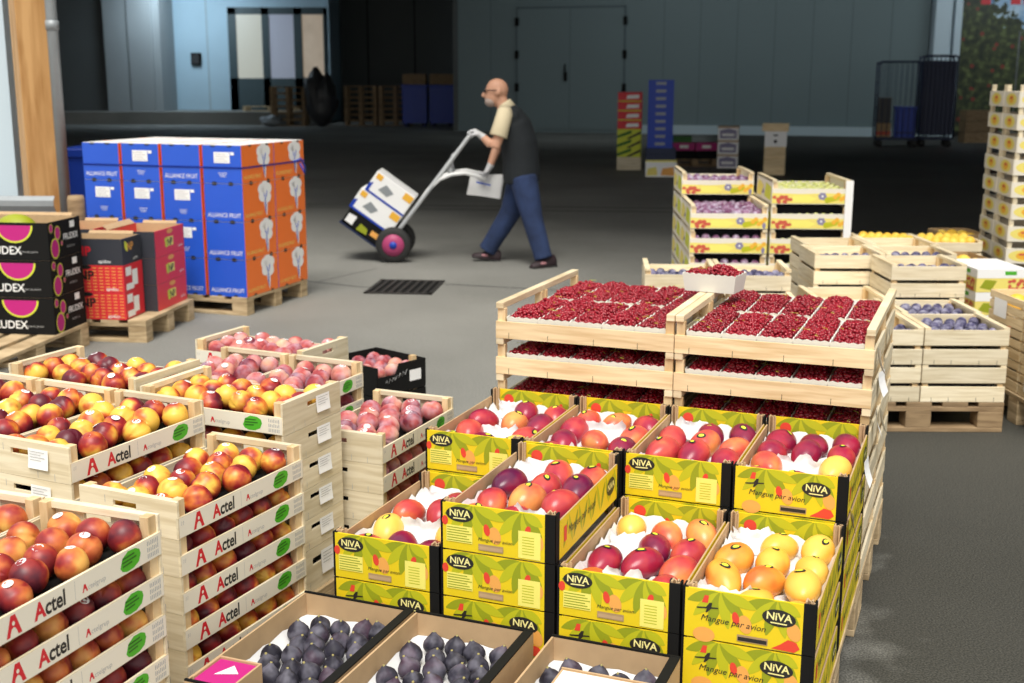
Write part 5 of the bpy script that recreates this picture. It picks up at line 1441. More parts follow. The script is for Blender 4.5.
# ------------------------------------------------------------------ black peach tray behind the pale peaches
def bt():
    o = empty('peach_tray'); w, d, h, t = 0.33, 0.29, 0.13, 0.006
    for nm, a in (('end_wall', (0, w, 0, t)), ('end_wall', (0, w, d - t, d)), ('side_wall', (0, t, t, d - t))):
        m = MB(); m.box(*a, 0, h, 'black_card'); kid(nm, m.mesh(nm), o)
    m = MB(); x = w
    prof = [(0, 0.085), (0.11, 0.085), (0.13, h), (d, h)]
    m.add([(x, y, z) for y, z in [(0, 0)] + prof + [(d, 0)]] + [(x - t, y, z) for y, z in [(0, 0)] + prof + [(d, 0)]], [(0, 5, 4, 3, 2, 1), (6, 7, 8, 9, 10, 11)] + [(i, i + 1, i + 7, i + 6) for i in range(5)], 'black_card')
    f = FR((x, 0, 0), (0, 1, 0), (0, 0, 1))
    m.poly(f, [(0.19, 0.04), (0.26, 0.04), (0.26, 0.09), (0.19, 0.09)], 'paper', 0.0012)
    pts = [V(x + 0.001, 0.05 + 0.006 * i, 0.055 + 0.0016 * i + 0.011 * math.sin(i * 1.9)) for i in range(22)]
    m.tube(pts, 0.0012, 'grey_ink', 5)
    kid('side_wall', m.mesh('side_wall', recalc=True), o)
    m = MB(); m.box(t, w - t, t, d - t, 0, 0.006, 'card'); kid('base', m.mesh('base'), o)
    m = MB(); m.box(w - 0.03, w - 0.006, d - 0.075, d - 0.05, 0.1, h + 0.02, 'pine_post'); kid('corner_post', m.mesh('corner_post'), o)
    return o
BT = Proto(bt)
FBT = Frame(-0.582, 5.062, -42)
pallet(FBT, -0.35, -0.01, 0.36, 0.31, 'small pallet under the black peach trays', 0.144, 'pallet')
for k in range(2):
    o = BT.get(); FBT.put(o, -0.33, 0, 0.146 + k * 0.134); tag(o, 'black cardboard peach tray with a white label, %s' % ('lower one', 'upper one')[k], 'tray', 'black peach trays')
for a in range(4):
    for b in range(3): put_peach('peach', FBT.at(-0.33 + 0.05 + a * 0.075, 0.05 + b * 0.088, 0.146 + 0.134 + 0.085), 'peach in the upper black tray, %s row, %s from left' % (ORD[b + 1], ORD[a + 1]), 'peaches in open crates', False)
# ------------------------------------------------------------------ the man and his hand truck
PY = 10.93
def remesh(mb, name, vox=0.012, smooth=4, parent=None):
    o = bpy.data.objects.new('tmp', mb.mesh('tmp', recalc=True)); COL.objects.link(o)
    r = o.modifiers.new('r', 'REMESH'); r.mode = 'VOXEL'; r.voxel_size = vox; r.use_smooth_shade = True
    s = o.modifiers.new('s', 'SMOOTH'); s.iterations = smooth; s.factor = 0.5
    bpy.context.view_layer.update()
    me = bpy.data.meshes.new_from_object(o.evaluated_get(bpy.context.evaluated_depsgraph_get()))
    me.name = name; me.materials.clear(); me.materials.append(mb.mats[0])
    bpy.data.objects.remove(o)
    return link(name, me, parent)
def ellipsoid(m, c, r, mat, tilt=0.0, n=(20, 14)):
    M4 = Matrix.Translation(c) @ Matrix.Rotation(tilt, 4, 'Y')
    vs, fs = blob(lambda t, p: M4 @ Vector((r[0] * math.sin(t) * math.cos(p), r[1] * math.sin(t) * math.sin(p), r[2] * math.cos(t))), *n)
    m.add(vs, fs, mat, True)
def person():
    root = empty('person', (0.012, PY, 0))
    dx = -0.03
    P = lambda x, y, z: Vector((x + dx, y, z))
    b = MB()
    # head
    ellipsoid(b, P(-0.118, 0, 1.555), (0.100, 0.078, 0.098), 'skin')
    ellipsoid(b, P(-0.152, 0, 1.490), (0.072, 0.062, 0.082), 'skin', 0.15)
    b.tube([P(-0.222, 0, 1.545), P(-0.243, 0, 1.515), P(-0.250, 0, 1.503), P(-0.228, 0, 1.492)], [0.010, 0.014, 0.016, 0.012], 'skin', 10)
    for s in (-1, 1):
        ellipsoid(b, P(-0.105, s * 0.080, 1.530), (0.020, 0.010, 0.032), 'skin', 0.2, (10, 8))
        ellipsoid(b, P(-0.212, s * 0.030, 1.548), (0.016, 0.016, 0.010), 'skin', 0, (8, 6))
    b.tube([P(-0.214, -0.022, 1.466), P(-0.221, 0, 1.468), P(-0.214, 0.022, 1.466)], 0.008, 'skin', 8)
    b.tube([P(-0.10, 0, 1.50), P(-0.06, 0, 1.40), P(-0.03, 0, 1.33)], [0.058, 0.062, 0.075], 'skin', 14)
    # trunk, legs, arms
    b.tube([P(0.10, 0, 0.76), P(0.09, 0, 0.95), P(0.065, 0, 1.13), P(0.015, 0, 1.29), P(-0.03, 0, 1.37)], [(0.16, 0.11), (0.155, 0.115), (0.17, 0.12), (0.175, 0.105), (0.10, 0.08)], 'skin', 16)
    for s, el, wr in ((-1, P(-0.135, -0.235, 1.055), P(-0.245, -0.20, 1.150)), (1, P(-0.11, 0.245, 1.06), P(-0.185, 0.185, 0.875))):
        sh = P(-0.035, s * 0.185, 1.345)
        b.tube([sh, sh.lerp(el, 0.5), el, el.lerp(wr, 0.35), wr], [0.056, 0.052, 0.044, 0.045, 0.031], 'skin', 12)
    for s, k, a in ((-1, P(0.195, -0.16, 0.44), P(0.295, -0.235, 0.10)), (1, P(0.00, 0.12, 0.45), P(-0.205, 0.15, 0.115))):
        h = P(0.10, s * 0.09, 0.80)
        b.tube([h, h.lerp(k, 0.5), k, k.lerp(a, 0.35), a], [0.085, 0.075, 0.055, 0.055, 0.038], 'skin', 12)
    remesh(b, 'body', 0.010, 3, root)
    # clothing
    v = MB()
    v.tube([P(0.105, 0, 0.735), P(0.10, 0, 0.80), P(0.092, 0, 0.95), P(0.075, 0, 1.10), P(0.035, 0, 1.25), P(-0.005, 0, 1.345), P(-0.03, 0, 1.395)],
           [(0.195, 0.164), (0.20, 0.168), (0.20, 0.166), (0.21, 0.168), (0.21, 0.150), (0.175, 0.110), (0.085, 0.075)], 'vest', 22)
    for s in (-1, 1): ellipsoid(v, P(0.0, s * 0.15, 1.32), (0.085, 0.065, 0.075), 'vest')
    ve = remesh(v, 'vest', 0.012, 4, root)
    c = MB(); c.tube([P(-0.018, 0, 1.375), P(-0.052, 0, 1.425), P(-0.062, 0, 1.44)], [(0.088, 0.080), (0.074, 0.070), (0.071, 0.067)], 'tshirt', 18); link('shirt_collar', c.mesh('shirt_collar'), root)
    for s, el in ((-1, P(-0.135, -0.235, 1.055)), (1, P(-0.11, 0.245, 1.06))):
        sh = P(-0.045, s * 0.195, 1.365); c = MB()
        c.tube([sh + Vector((0.02, -s * 0.03, 0.0)), sh, sh.lerp(el, 0.35), sh.lerp(el, 0.66), sh.lerp(el, 0.68)], [0.05, 0.072, 0.074, 0.080, 0.076], 'tshirt', 16)
        link('sleeve', c.mesh('sleeve'), root)
    j = MB()
    j.tube([P(0.10, 0, 0.885), P(0.105, 0, 0.80), P(0.11, 0, 0.70)], [(0.178, 0.140), (0.190, 0.155), (0.165, 0.13)], 'denim', 20)
    for s, k, a in ((-1, P(0.195, -0.16, 0.44), P(0.300, -0.235, 0.075)), (1, P(0.00, 0.12, 0.45), P(-0.215, 0.15, 0.095))):
        h = P(0.115, s * 0.092, 0.79)
        j.tube([h, h.lerp(k, 0.5), k, k.lerp(a, 0.4), k.lerp(a, 0.85), a], [0.125, 0.116, 0.096, 0.090, 0.082, 0.084], 'denim', 16)
    remesh(j, 'jeans', 0.012, 3, root)
    # shoes: heel strike in front, flat behind
    for nm, a, yaw, pitch in (('shoe', P(-0.215, 0.15, 0.0), 0.05, 0.16), ('shoe', P(0.305, -0.24, 0.0), 0.55, 0.0)):
        M4 = Matrix.Translation(a) @ Matrix.Rotation(yaw, 4, 'Z') @ Matrix.Translation((0.06, 0, 0)) @ Matrix.Rotation(pitch, 4, 'Y')
        q = MB(); sec = [(-0.205, 0.018, 0.030), (-0.185, 0.034, 0.046), (-0.13, 0.045, 0.060), (-0.07, 0.042, 0.085), (0.0, 0.040, 0.110), (0.045, 0.036, 0.108), (0.062, 0.026, 0.080)]
        vs = []; n = 12
        for x, hw, hh in sec:
            for k in range(n):
                t = math.pi * k / (n - 1); vs.append(M4 @ Vector((x, hw * math.cos(t), 0.004 + (hh - 0.004) * math.sin(t) ** 0.7)))
        fs = [(i * n + k, i * n + k + 1, (i + 1) * n + k + 1, (i + 1) * n + k) for i in range(len(sec) - 1) for k in range(n - 1)]
        fs += [(i * n, (i + 1) * n, (i + 1) * n + n - 1, i * n + n - 1) for i in range(len(sec) - 1)] + [tuple(range(n)), tuple((len(sec) - 1) * n + k for k in range(n))[::-1]]
        q.add(vs, fs, 'shoe', True); sh = link('shoe', q.mesh('shoe', recalc=True), root)
        q = MB(); q.box(-0.12, -0.06, -0.047, 0.047, 0.03, 0.055, 'shoe_trim', M4); link('trim', q.mesh('trim', 0.01), sh)
        q = MB(); q.box(-0.20, 0.062, -0.046, 0.046, 0.0, 0.016, 'rubber', M4); link('sole', q.mesh('sole', 0.008), sh)
    # gloved hands closed round the bars
    def hand(wr, d, curl, side):
        q = MB(); d = Vector(d).normalized(); c = Vector(curl).normalized(); w = d.cross(c)
        pc_ = wr + d * 0.045
        q.tube([wr - d * 0.03, wr, pc_, wr + d * 0.085], [(0.036, 0.036), (0.036, 0.03), (0.046, 0.026), (0.042, 0.022)], 'glove', 12)
        for i in range(4):
            off = w * (-0.033 + i * 0.022); L_ = (0.066, 0.074, 0.070, 0.056)[i]; p0 = wr + d * 0.08 + off
            q.tube([p0 - d * 0.02, p0, p0 + d * L_ * 0.4 + c * L_ * 0.25, p0 + d * L_ * 0.35 + c * L_ * 0.75, p0 - d * L_ * 0.1 + c * L_ * 0.85], [0.0115, 0.0115, 0.011, 0.0105, 0.009], 'glove', 8)
        th = wr + d * 0.03 + w * 0.036 * side
        q.tube([th, th + w * 0.018 * side + d * 0.022 + c * 0.012, th + w * 0.012 * side + d * 0.045 + c * 0.035, th + w * -0.004 * side + d * 0.055 + c * 0.052], [0.015, 0.0135, 0.012, 0.010], 'glove', 8)
        return remesh(q, 'glove', 0.005, 2, root)
    hand(P(-0.255, -0.195, 1.158), (-0.8, 0.1, 0.55), (-0.3, 0.1, -0.9), 1)
    hand(P(-0.19, 0.18, 0.862), (-0.5, 0.05, -0.85), (-0.85, -0.1, 0.4), -1)
    # beard and glasses
    q = MB(); ellipsoid(q, P(-0.176, 0, 1.452), (0.054, 0.060, 0.050), 'beard', 0.25); be = link('beard', q.mesh('beard'), root)
    g = MB()
    for s in (-1, 1):
        g.box(-0.236 + dx, -0.222 + dx, s * 0.032 - 0.024, s * 0.032 + 0.024, 1.530, 1.558, 'glasses')
        g.box(-0.228 + dx, -0.105 + dx, s * 0.079 - 0.002, s * 0.079 + 0.002, 1.546, 1.553, 'glasses')
    g.box(-0.238 + dx, -0.224 + dx, -0.012, 0.012, 1.545, 1.553, 'glasses')
    link('glasses', g.mesh('glasses', 0.003), root)
    tag(root, 'bald man in black vest and jeans walking with a hand truck', 'person')
person()
def hand_truck():
    O = Vector((-1.085, 11.2, 0.185)); e1 = Vector((0.588, 0, 0.809)); e2 = Vector((-0.809, 0, 0.588)); ey = Vector((0, 1, 0))
    Q = lambda a, b, y=0.0: O + e1 * a + e2 * b + ey * y
    root = empty('hand_truck', (O.x, O.y, 0)); off = Matrix.Translation(-Vector((O.x, O.y, 0)))
    def part(name, fn, parent=root):
        m = MB(); fn(m); m.v = [tuple(off @ Vector(p)) for p in m.v]; return link(name, m.mesh(name, recalc=True), parent)
    for s in (-1, 1):
        part('side_rail', lambda m: m.tube([Q(-0.13, 0.03, s * 0.17), Q(0.0, 0.03, s * 0.17), Q(1.17, 0.0, s * 0.17), Q(1.23, -0.02, s * 0.17)], 0.021, 'alu', 10))
        def wheel(m):
            M4 = Matrix.Translation(O + ey * s * 0.235 + Vector((0, 0, -0.022))) @ Matrix.Rotation(R(90), 4, 'X')
            m.lathe([(0.10, -0.035), (0.150, -0.038), (0.163, -0.02), (0.163, 0.02), (0.150, 0.038), (0.10, 0.035)], 'rubber', 28, M4)
        wh = part('wheel', wheel)
        def hubf(m):
            M4 = Matrix.Translation(O + ey * s * 0.235 + Vector((0, 0, -0.022))) @ Matrix.Rotation(R(90), 4, 'X')
            m.lathe([(0.03, -0.043), (0.10, -0.040), (0.10, 0.040), (0.03, 0.043)], 'hub', 24, M4); m.lathe([(0.001, -0.05), (0.035, -0.048), (0.035, 0.048), (0.001, 0.05)], 'bin_blue', 16, M4)
        part('hub', hubf, wh)
        part('curved_handle', lambda m: m.tube([Q(0.47, 0.02, s * 0.17)] + [Vector((x, O.y + s * 0.17, z)) for x, z in ((-0.76, 0.665), (-0.66, 0.755), (-0.55, 0.80), (-0.43, 0.812), (-0.33, 0.79), (-0.24, 0.745))], 0.019, 'white_tube', 10))
        part('stay', lambda m: m.tube([Q(0.87, 0.0, s * 0.13), Vector((-0.56, O.y + s * 0.13, 0.80))], 0.024, 'alu', 8))
    part('toe_plate', lambda m: m.box(-0.012, 0.0, -0.22, 0.22, 0.0, 0.48, 'navy', Matrix.Translation(Q(-0.13, 0.03)) @ Matrix(((e1.x, 0, e2.x, 0), (0, 1, 0, 0), (e1.z, 0, e2.z, 0), (0, 0, 0, 1)))))
    for a in (0.1, 0.55, 0.95, 1.2): part('crossbar', lambda m: m.tube([Q(a, 0.02, -0.17), Q(a, 0.02, 0.17)], 0.016, 'alu', 8))
    part('axle', lambda m: m.tube([O + ey * -0.27 + Vector((0, 0, -0.022)), O + ey * 0.27 + Vector((0, 0, -0.022))], 0.016, 'iron', 10))
    tag(root, 'grey aluminium hand truck with magenta wheel hubs tilted by the man', 'hand truck')
    RT = Matrix(((e1.x, 0, e2.x, 0), (0, 1, 0, 0), (e1.z, 0, e2.z, 0), (0, 0, 0, 1)))
    # load: dark crate below, two white cartons above
    def load(name, a0, a1, b0, b1, hy, build, label, cat):
        r = empty(name); M4 = Matrix.Translation(Q(a0, b0)) @ RT
        r.matrix_world = M4; r.location = Q(a0, b0); r.rotation_euler = M4.to_euler()
        build(r, a1 - a0, b1 - b0, hy); return tag(r, label, cat)
    def dark(r, a, b, h):
        m = MB(); m.box(0, 0.012, -h, h, 0, b, 'navy'); link('base', m.mesh('base'), r)
        for y in (-h, h - 0.012):
            m = MB(); m.box(0, a, y, y + 0.012, 0, b, 'black_card'); link('side_wall', m.mesh('side_wall', 0.003), r)
        for z in (0, b - 0.012):
            m = MB(); m.box(0, a, -h + 0.012, h - 0.012, z, z + 0.012, 'black_card'); link('end_wall', m.mesh('end_wall', 0.003), r)
        m = MB(); f = FR((0, -h, 0), (0, 0, 1), (1, 0, 0)); f = FR((0, -h, b), (0, 0, -1), (1, 0, 0))
        m.poly(f, [(0.02, 0.03), (0.10, 0.03), (0.10, 0.12), (0.02, 0.11)], 'white_card', 0.003); m.poly(f, [(0.15, 0.02), (0.26, 0.03), (0.24, 0.08), (0.16, 0.09)], 'niva_leaf', 0.003); m.poly(f, [(0.28, 0.05), (0.36, 0.05), (0.36, 0.1), (0.28, 0.1)], 'niva_orange', 0.003)
        link('label', m.mesh('label'), r)
    load('dark_crate', -0.128, 0.028, 0.05, 0.50, 0.20, dark, 'dark plastic crate with bright labels lowest on the hand truck', 'crate')
    def white(r, a, b, h):
        m = MB(); m.box(0, a, -h, h, 0, b, 'white_card')
        f = FR((0, -h, b), (0, 0, -1), (1, 0, 0))
        m.poly(f, [(0, 0), (b, 0), (b, 0.02), (0, 0.02)], 'bin_blue', 0.002); m.poly(f, [(0, 0), (0.03, 0), (0.03, a * 0.5), (0, a * 0.4)], 'bin_blue', 0.0022)
        m.poly(f, [(0.10, 0.07), (0.2, 0.06), (0.24, 0.12), (0.14, 0.15)], 'steel', 0.0023)
        t = FR((a, h, b), (0, 0, -1), (0, -1, 0)) 
        link('body', m.mesh('body', 0.004), r)
        m = MB(); m.poly(f, [(b - 0.10, a - 0.075), (b - 0.01, a - 0.075), (b - 0.01, a - 0.01), (b - 0.10, a - 0.01)], 'orange_label', 0.004); m.poly(f, [(0.02, a - 0.06), (0.08, a - 0.06), (0.08, a - 0.01), (0.02, a - 0.01)], 'orange_label', 0.004); link('label', m.mesh('label'), r)
    load('white_carton', 0.030, 0.235, 0.07, 0.52, 0.20, white, 'lower white and blue carton on the hand truck', 'carton')
    load('white_carton', 0.237, 0.445, 0.07, 0.49, 0.20, white, 'upper white and blue carton on the hand truck', 'carton')
hand_truck()
for k, (x0, yaw) in enumerate(((0.0, 0.0), (0.012, 0.08))):
    m = MB(); n = 6; vs = []
    for i in range(n):
        t = i / (n - 1); vs += [(-0.385 + 0.30 * t + x0, 11.13 + k * 0.012 + 0.02 * math.sin(t * 3), 0.785 + 0.008 * t), (-0.42 + 0.30 * t + x0, 11.12 + k * 0.012 + 0.03 * math.sin(t * 3), 0.61 - 0.04 * t)]
    m.add(vs, [(2 * i, 2 * i + 1, 2 * i + 3, 2 * i + 2) for i in range(n - 1)], 'paper', True)
    if k == 0: m.add([(-0.33, 11.115, 0.73), (-0.2, 11.12, 0.70), (-0.2, 11.12, 0.688), (-0.33, 11.115, 0.716)], [(0, 3, 2, 1)], 'blue_card')
    o = link('paper_sheet', m.mesh('paper_sheet')); tag(o, ('front white paper sheet with blue stroke held by the man', 'rear white paper sheet held by the man, behind the other')[k], 'paper')

# ------------------------------------------------------------------ stacks in front of the cold store
def simple_carton(w, d, h, mat, prints=None, lid=None):
    def b():
        o = empty('carton'); m = MB(); m.box(0, w, 0, d, 0, h, mat)
        if prints: prints(m, FR((0, 0, 0), (1, 0, 0), (0, 0, 1)), w, h)
        kid('body', m.mesh('body', 0.003), o)
        m = MB(); m.box(-0.003, w + 0.003, -0.003, d + 0.003, h - 0.03, h, lid or mat); kid('lid', m.mesh('lid', 0.003), o)
        return o
    return Proto(b)
def pr_red(m, f, w, h): m.poly(f, [(w * 0.35, h * 0.3), (w * 0.9, h * 0.35), (w * 0.9, h * 0.75), (w * 0.4, h * 0.7)], 'white_card', 0.004); m.poly(f, [(0, 0), (w, 0), (w, h * 0.12), (0, h * 0.12)], 'lime', 0.004)
def pr_yel(m, f, w, h): m.poly(f, [(0, h * 0.1), (w * 0.6, h * 0.65), (w * 0.6, h), (0, h * 0.4)], 'dark_green_ink', 0.004); m.poly(f, [(w * 0.5, 0), (w, h * 0.6), (w, h * 0.9), (w * 0.4, h * 0.1)], 'black_ink', 0.005)
def pr_vio(m, f, w, h): m.poly(f, [(w * 0.1, h * 0.15), (w * 0.9, h * 0.15), (w * 0.9, h * 0.7), (w * 0.5, h * 0.85), (w * 0.1, h * 0.7)], 'violet_print', 0.004); m.poly(f, [(w * 0.2, h * 0.3), (w * 0.8, h * 0.3), (w * 0.8, h * 0.5), (w * 0.2, h * 0.5)], 'white_card', 0.005)
def stack(fr, x, y, z, protos, where, cat='carton', h=None):
    for i, (p, hh, nm, desc) in enumerate(protos):
        o = p.get(); o.name = nm; fr.put(o, x, y, z); z += hh + 0.002
        tag(o, '%s, %s in the %s' % (desc, ORD[i + 1] + ' from bottom', where), cat, 'stacked ' + where)
    return z
S1 = Frame(1.97, 22.97, -8)
cr, cy_, cw = simple_carton(0.44, 0.5, 0.172, 'red_card', pr_red), simple_carton(0.44, 0.5, 0.165, 'lime', pr_yel), simple_carton(0.45, 0.5, 0.12, 'plywood')
stack(S1, 0, 0, 0, [(cw, 0.12, 'wooden_case', 'pale wooden case')] * 2 + [(cy_, 0.165, 'yellow_carton', 'yellow carton with dark stripes')] * 3 + [(cr, 0.172, 'red_carton', 'red carton with white label')] * 3 + [(cr, 0.172, 'red_carton', 'red carton with white label')], 'red and yellow stack')
S2 = Frame(2.33, 21.3, -6)
def blue_crate():
    o = empty('crate'); w, d, h, t = 0.44, 0.36, 0.135, 0.012
    for y in (0, d - t):
        m = MB()
        m.box(0, w, y, y + t, 0, 0.05, 'bin_blue'); m.box(0, w, y, y + t, h - 0.035, h, 'bin_blue'); m.box(0, w * 0.3, y, y + t, 0.05, h - 0.035, 'bin_blue'); m.box(w * 0.7, w, y, y + t, 0.05, h - 0.035, 'bin_blue')
        kid('end_wall', m.mesh('end_wall', 0.003), o)
    m = MB(); m.box(w * 0.22, w * 0.78, t, t + 0.02, 0.03, 0.10, 'steel'); kid('content', m.mesh('content'), o)
    for x in (0, w - t):
        m = MB(); m.box(x, x + t, t, d - t, 0, h, 'bin_blue'); kid('side_wall', m.mesh('side_wall', 0.003), o)
    m = MB(); m.box(t, w - t, t, d - t, 0, 0.012, 'bin_blue'); kid('base', m.mesh('base'), o)
    return o
bc = Proto(blue_crate)
def pr_mix(m, f, w, h):
    m.poly(f, [(0.02, 0.02), (w * 0.4, 0.03), (w * 0.35, h * 0.6), (0.04, h * 0.5)], 'yellow_print', 0.004); m.poly(f, [(w * 0.5, 0.03), (w * 0.95, 0.02), (w * 0.9, h * 0.6), (w * 0.55, h * 0.5)], 'niva_orange', 0.004)
pc_ = simple_carton(0.54, 0.4, 0.29, 'white_card', pr_mix, 'niva_pale'); dk = simple_carton(0.52, 0.4, 0.10, 'navy')
z = stack(S2, 0, 0, 0, [(pc_, 0.29, 'printed_carton', 'white printed fruit carton')] + [(dk, 0.10, 'flat_case', 'dark blue flat case')] * 2, 'base of the blue stack')
stack(S2, 0.02, 0.02, z, [(bc, 0.127, 'plastic_crate', 'blue plastic crate')] * 9, 'tall blue stack', 'crate')
S3 = Frame(3.95, 23.5, -12); vc = simple_carton(0.39, 0.55, 0.265, 'white_card', pr_vio, 'card')
stack(S3, 0, 0, 0, [(vc, 0.265, 'fruit_carton', 'white carton with violet print')] * 3, 'white and violet stack')
S4 = Frame(4.50, 21.8, -14); wc = simple_carton(0.37, 0.42, 0.165, 'pine_yellow'); bcx = simple_carton(0.38, 0.42, 0.27, 'white_card', lambda m, f, w, h: (m.ell(f, (w * 0.5, h * 0.35), 0.03, 0.03, 'black_ink', 0.004), m.ell(f, (w * 0.5, h * 0.75), 0.04, 0.015, 'black_ink', 0.004)))
z = stack(S4, 0, 0, 0, [(wc, 0.165, 'wooden_case', 'pale wooden case')] * 3 + [(bcx, 0.27, 'white_carton', 'white carton with black holes')], 'stack right of the violet cartons')
tc_ = build_open_box(0.46, 0.44, 0.13, 'pine_yellow', 0.012, 'wooden_tray'); o = tc_.get(); S4.put(o, -0.05, 0, z); tag(o, 'open wooden tray on top of the white carton, far stack', 'tray')
S5 = Frame(3.15, 24.0, -5); pallet(S5, 0, 0, 0.9, 0.8, 'dark pallet under the magenta cases', 0.144, 'pallet_dark')
mg = simple_carton(0.42, 0.4, 0.15, 'magenta', lambda m, f, w, h: m.poly(f, [(w * 0.3, h * 0.3), (w * 0.7, h * 0.3), (w * 0.7, h * 0.7), (w * 0.3, h * 0.7)], 'white_card', 0.004)); dk2 = simple_carton(0.42, 0.4, 0.16, 'black_card')
for j in range(2): stack(S5, 0.02 + j * 0.44, 0.1, 0.145, [(dk2, 0.16, 'black_case', 'black flat case'), (mg, 0.15, 'magenta_case', 'magenta case with white label')] + ([(simple_carton(0.36, 0.4, 0.12, 'dark_green_ink'), 0.12, 'green_case', 'dark green case')] if j == 0 else []), ('left', 'right')[j] + ' magenta stack')
# roll cages by the pillar
def cage(x, y, label, w=1.05, h=2.15, solid=False):
    o = empty('roll_cage', (x, y, 0), R(-12)); tag(o, label, 'roll cage', 'navy roll cages')
    m = MB(); m.box(0, w, 0, 0.8, 0.18, 0.24, 'navy'); link('deck', m.mesh('deck', 0.01), o)
    for yy in (0.0, 0.8):
        for i in range(9):
            m = MB(); xx = w * i / 8; m.tube([(xx, yy, 0.2), (xx, yy, h if i in (0, 8) else h - 0.03)], 0.022 if i in (0, 8) else 0.010, 'navy', 8); link('bar', m.mesh('bar'), o)
        m = MB(); m.tube([(0, yy, h - 0.08), (0.06, yy, h), (w - 0.06, yy, h), (w, yy, h - 0.08)], 0.022, 'navy', 8); link('top_bar', m.mesh('top_bar'), o)
    for i in range(6):
        m = MB(); zz = 0.35 + i * 0.32; m.tube([(0, 0, zz), (0, 0.8, zz)], 0.012, 'navy', 8); link('side_bar', m.mesh('side_bar'), o)
    if solid:
        m = MB(); m.box(0.02, w - 0.02, 0.02, 0.78, 0.3, h - 0.12, 'navy'); link('folded_shelf', m.mesh('folded_shelf', 0.02), o)
    for xx in (0.1, w - 0.1):
        for yy in (0.1, 0.7):
            m = MB(); m.lathe([(0.01, -0.03), (0.09, -0.025), (0.09, 0.025), (0.01, 0.03)], 'rubber', 16, Matrix.Translation((xx, yy, 0.09)) @ Matrix.Rotation(R(90), 4, 'X')); link('castor', m.mesh('castor'), o)
cage(9.35, 31.5, 'left navy roll cage with a blue bin inside by the pillar')
cage(10.52, 31.7, 'right tall navy roll cage beside the orchard picture', 0.85, 2.3, True)
m = MB(); m.box(0, 0.5, 0, 0.5, 0, 0.75, 'bin_blue'); m.box(-0.02, 0.52, -0.02, 0.52, 0.70, 0.78, 'bin_blue'); m.box(0.03, 0.47, -0.008, 0, 0.1, 0.14, 'navy')
o = link('blue_bin', m.mesh('blue_bin', 0.01)); o.location = (9.85, 31.56, 0.245); o.rotation_euler = (0, 0, R(-12)); tag(o, 'bright blue plastic bin standing in the left roll cage', 'bin')
m = MB(); m.box(0, 0.36, 0, 0.4, 0, 0.35, 'card_dark'); m.box(0.0, 0.36, -0.004, 0, 0.05, 0.15, 'berry_print'); m.box(0.02, 0.34, 0.0, 0.3, 0.36, 1.0, 'dark_stuff')
o = link('packed_carton', m.mesh('packed_carton', 0.02)); o.location = (9.43, 31.72, 0.245); o.rotation_euler = (0, 0, R(-12)); tag(o, 'dark packed carton in the left side of the roll cage', 'carton')
for k, (x, y, z, w) in enumerate(((12.5, 33.8, 0, 0.9), (12.5, 33.8, 0.3, 0.85), (12.5, 33.8, 0.6, 0.8), (13.5, 33.6, 0, 0.4))):
    o = build_open_box(w, 0.5, 0.28, 'pallet_dark' if k < 3 else 'white_card', 0.02, 'field_crate').get(); o.location = (x, y, z); tag(o, ('dark wooden field crate below the orchard picture, lowest', 'dark wooden field crate below the orchard picture, middle', 'dark wooden field crate below the orchard picture, topmost', 'small pale crate right of the dark field crates')[k], 'crate')
m = MB(); m.tube([(0, 0, 0), (0, 0, 2.95)], 0.022, 'steel', 8); o = link('metal_pole', m.mesh('metal_pole')); o.location = (13.25, 32.5, 0); tag(o, 'thin grey metal pole standing before the orchard picture', 'pole')
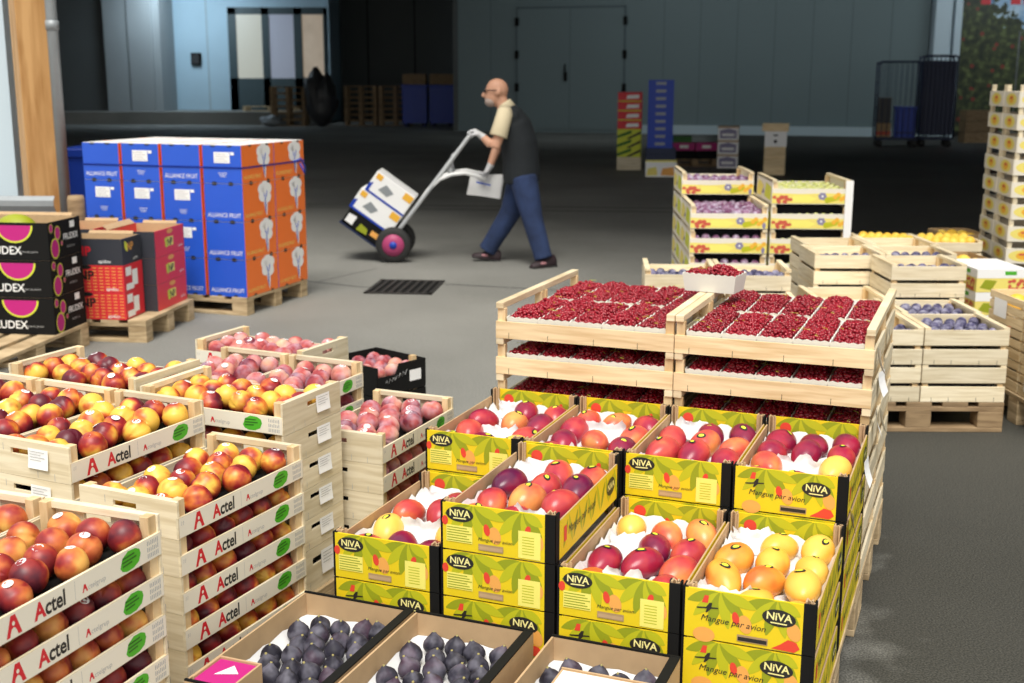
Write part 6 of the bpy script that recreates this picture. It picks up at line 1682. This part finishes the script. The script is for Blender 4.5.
# ------------------------------------------------------------------ things on and before the dock at the left
for k in range(7):
    o = pallet(Frame(-6.3, 46.0, 0), 0, 0, 1.2, 0.8, 'weathered pallet in the left dark stack, %s from bottom' % ORD[k + 1], 0.21, 'pallet_dark', 'stacked dark pallets'); o.location.z = k * 0.21
    o = pallet(Frame(-5.0, 46.0, 0), 0, 0, 1.2, 0.8, 'weathered pallet in the right dark stack, %s from bottom' % ORD[k + 1], 0.21, 'pallet_dark', 'stacked dark pallets'); o.location.z = k * 0.21
for j in range(2):
    m = MB(); m.box(0, 0.9, 0, 0.8, 0.12, 1.5, 'bin_blue'); m.box(-0.03, 0.93, -0.03, 0.83, 1.42, 1.52, 'bin_blue'); m.box(0.05, 0.2, 0.05, 0.75, 0, 0.12, 'rubber'); m.box(0.7, 0.85, 0.05, 0.75, 0, 0.12, 'rubber')
    o = link('pallet_box', m.mesh('pallet_box', 0.015)); o.location = (-4.05 + j * 0.99, 45.2, 0); tag(o, ('left', 'right')[j] + ' large dark blue plastic pallet box in the recess', 'bin')
    o = build_open_box(0.85, 0.7, 0.38, 'pallet_dark', 0.03, 'wooden_box').get(); o.location = (-4.03 + j * 0.99, 45.25, 1.525); tag(o, ('left', 'right')[j] + ' brown wooden box on the blue pallet boxes', 'box')
o = pallet(Frame(-10.6, 48.3, 0), 0, 0, 2.1, 0.9, 'wide pallet lying on the dock before the glazed door', 0.2, 'pallet'); o.location.z = 0.48
for k in range(6):
    o = pallet(Frame(-9.0, 45.6, 0), 0, 0, 1.3, 0.9, 'dark crate pallet holding white sacks, %s from bottom' % ORD[k + 1], 0.24, 'pallet_dark', 'crate pallets by the dock'); o.location.z = k * 0.24
from mathutils import noise as _nz
def sack(loc, r, mat, label):
    m = MB(); vs, fs = blob(lambda t, p: Vector((r[0] * math.sin(t) * math.cos(p), r[1] * math.sin(t) * math.sin(p), r[2] * (math.cos(t) + 1))) * (1 + 0.35 * _nz.noise(Vector((2 * math.sin(t) * math.cos(p) + loc[0], 2 * math.sin(t) * math.sin(p), 2 * math.cos(t))))), 22, 14)
    m.add(vs, fs, mat, True); o = link('sack', m.mesh('sack')); o.location = loc; tag(o, label, 'sack')
sack((-7.0, 45.0, 0.0), (0.55, 0.5, 1.0), 'dark_stuff', 'heap of dark plastic film beside the crate pallets')
sack((-8.9, 45.1, 0.0), (0.38, 0.3, 0.2), 'steel', 'pale crumpled sack at the foot of the crate pallets')
m = MB(); m.box(0, 0.55, 0, 0.6, 0.05, 1.0, 'bin_blue'); m.box(-0.02, 0.57, -0.02, 0.62, 0.95, 1.03, 'bin_blue'); m.box(0.05, 0.5, 0.05, 0.15, 0, 0.05, 'rubber'); m.box(0.05, 0.5, 0.45, 0.55, 0, 0.05, 'rubber')
o = link('refuse_bin', m.mesh('refuse_bin', 0.01)); o.location = (-4.05, 10.9, 0); tag(o, 'blue plastic bin standing behind the blue and orange cartons', 'bin')
#@@MORE@@
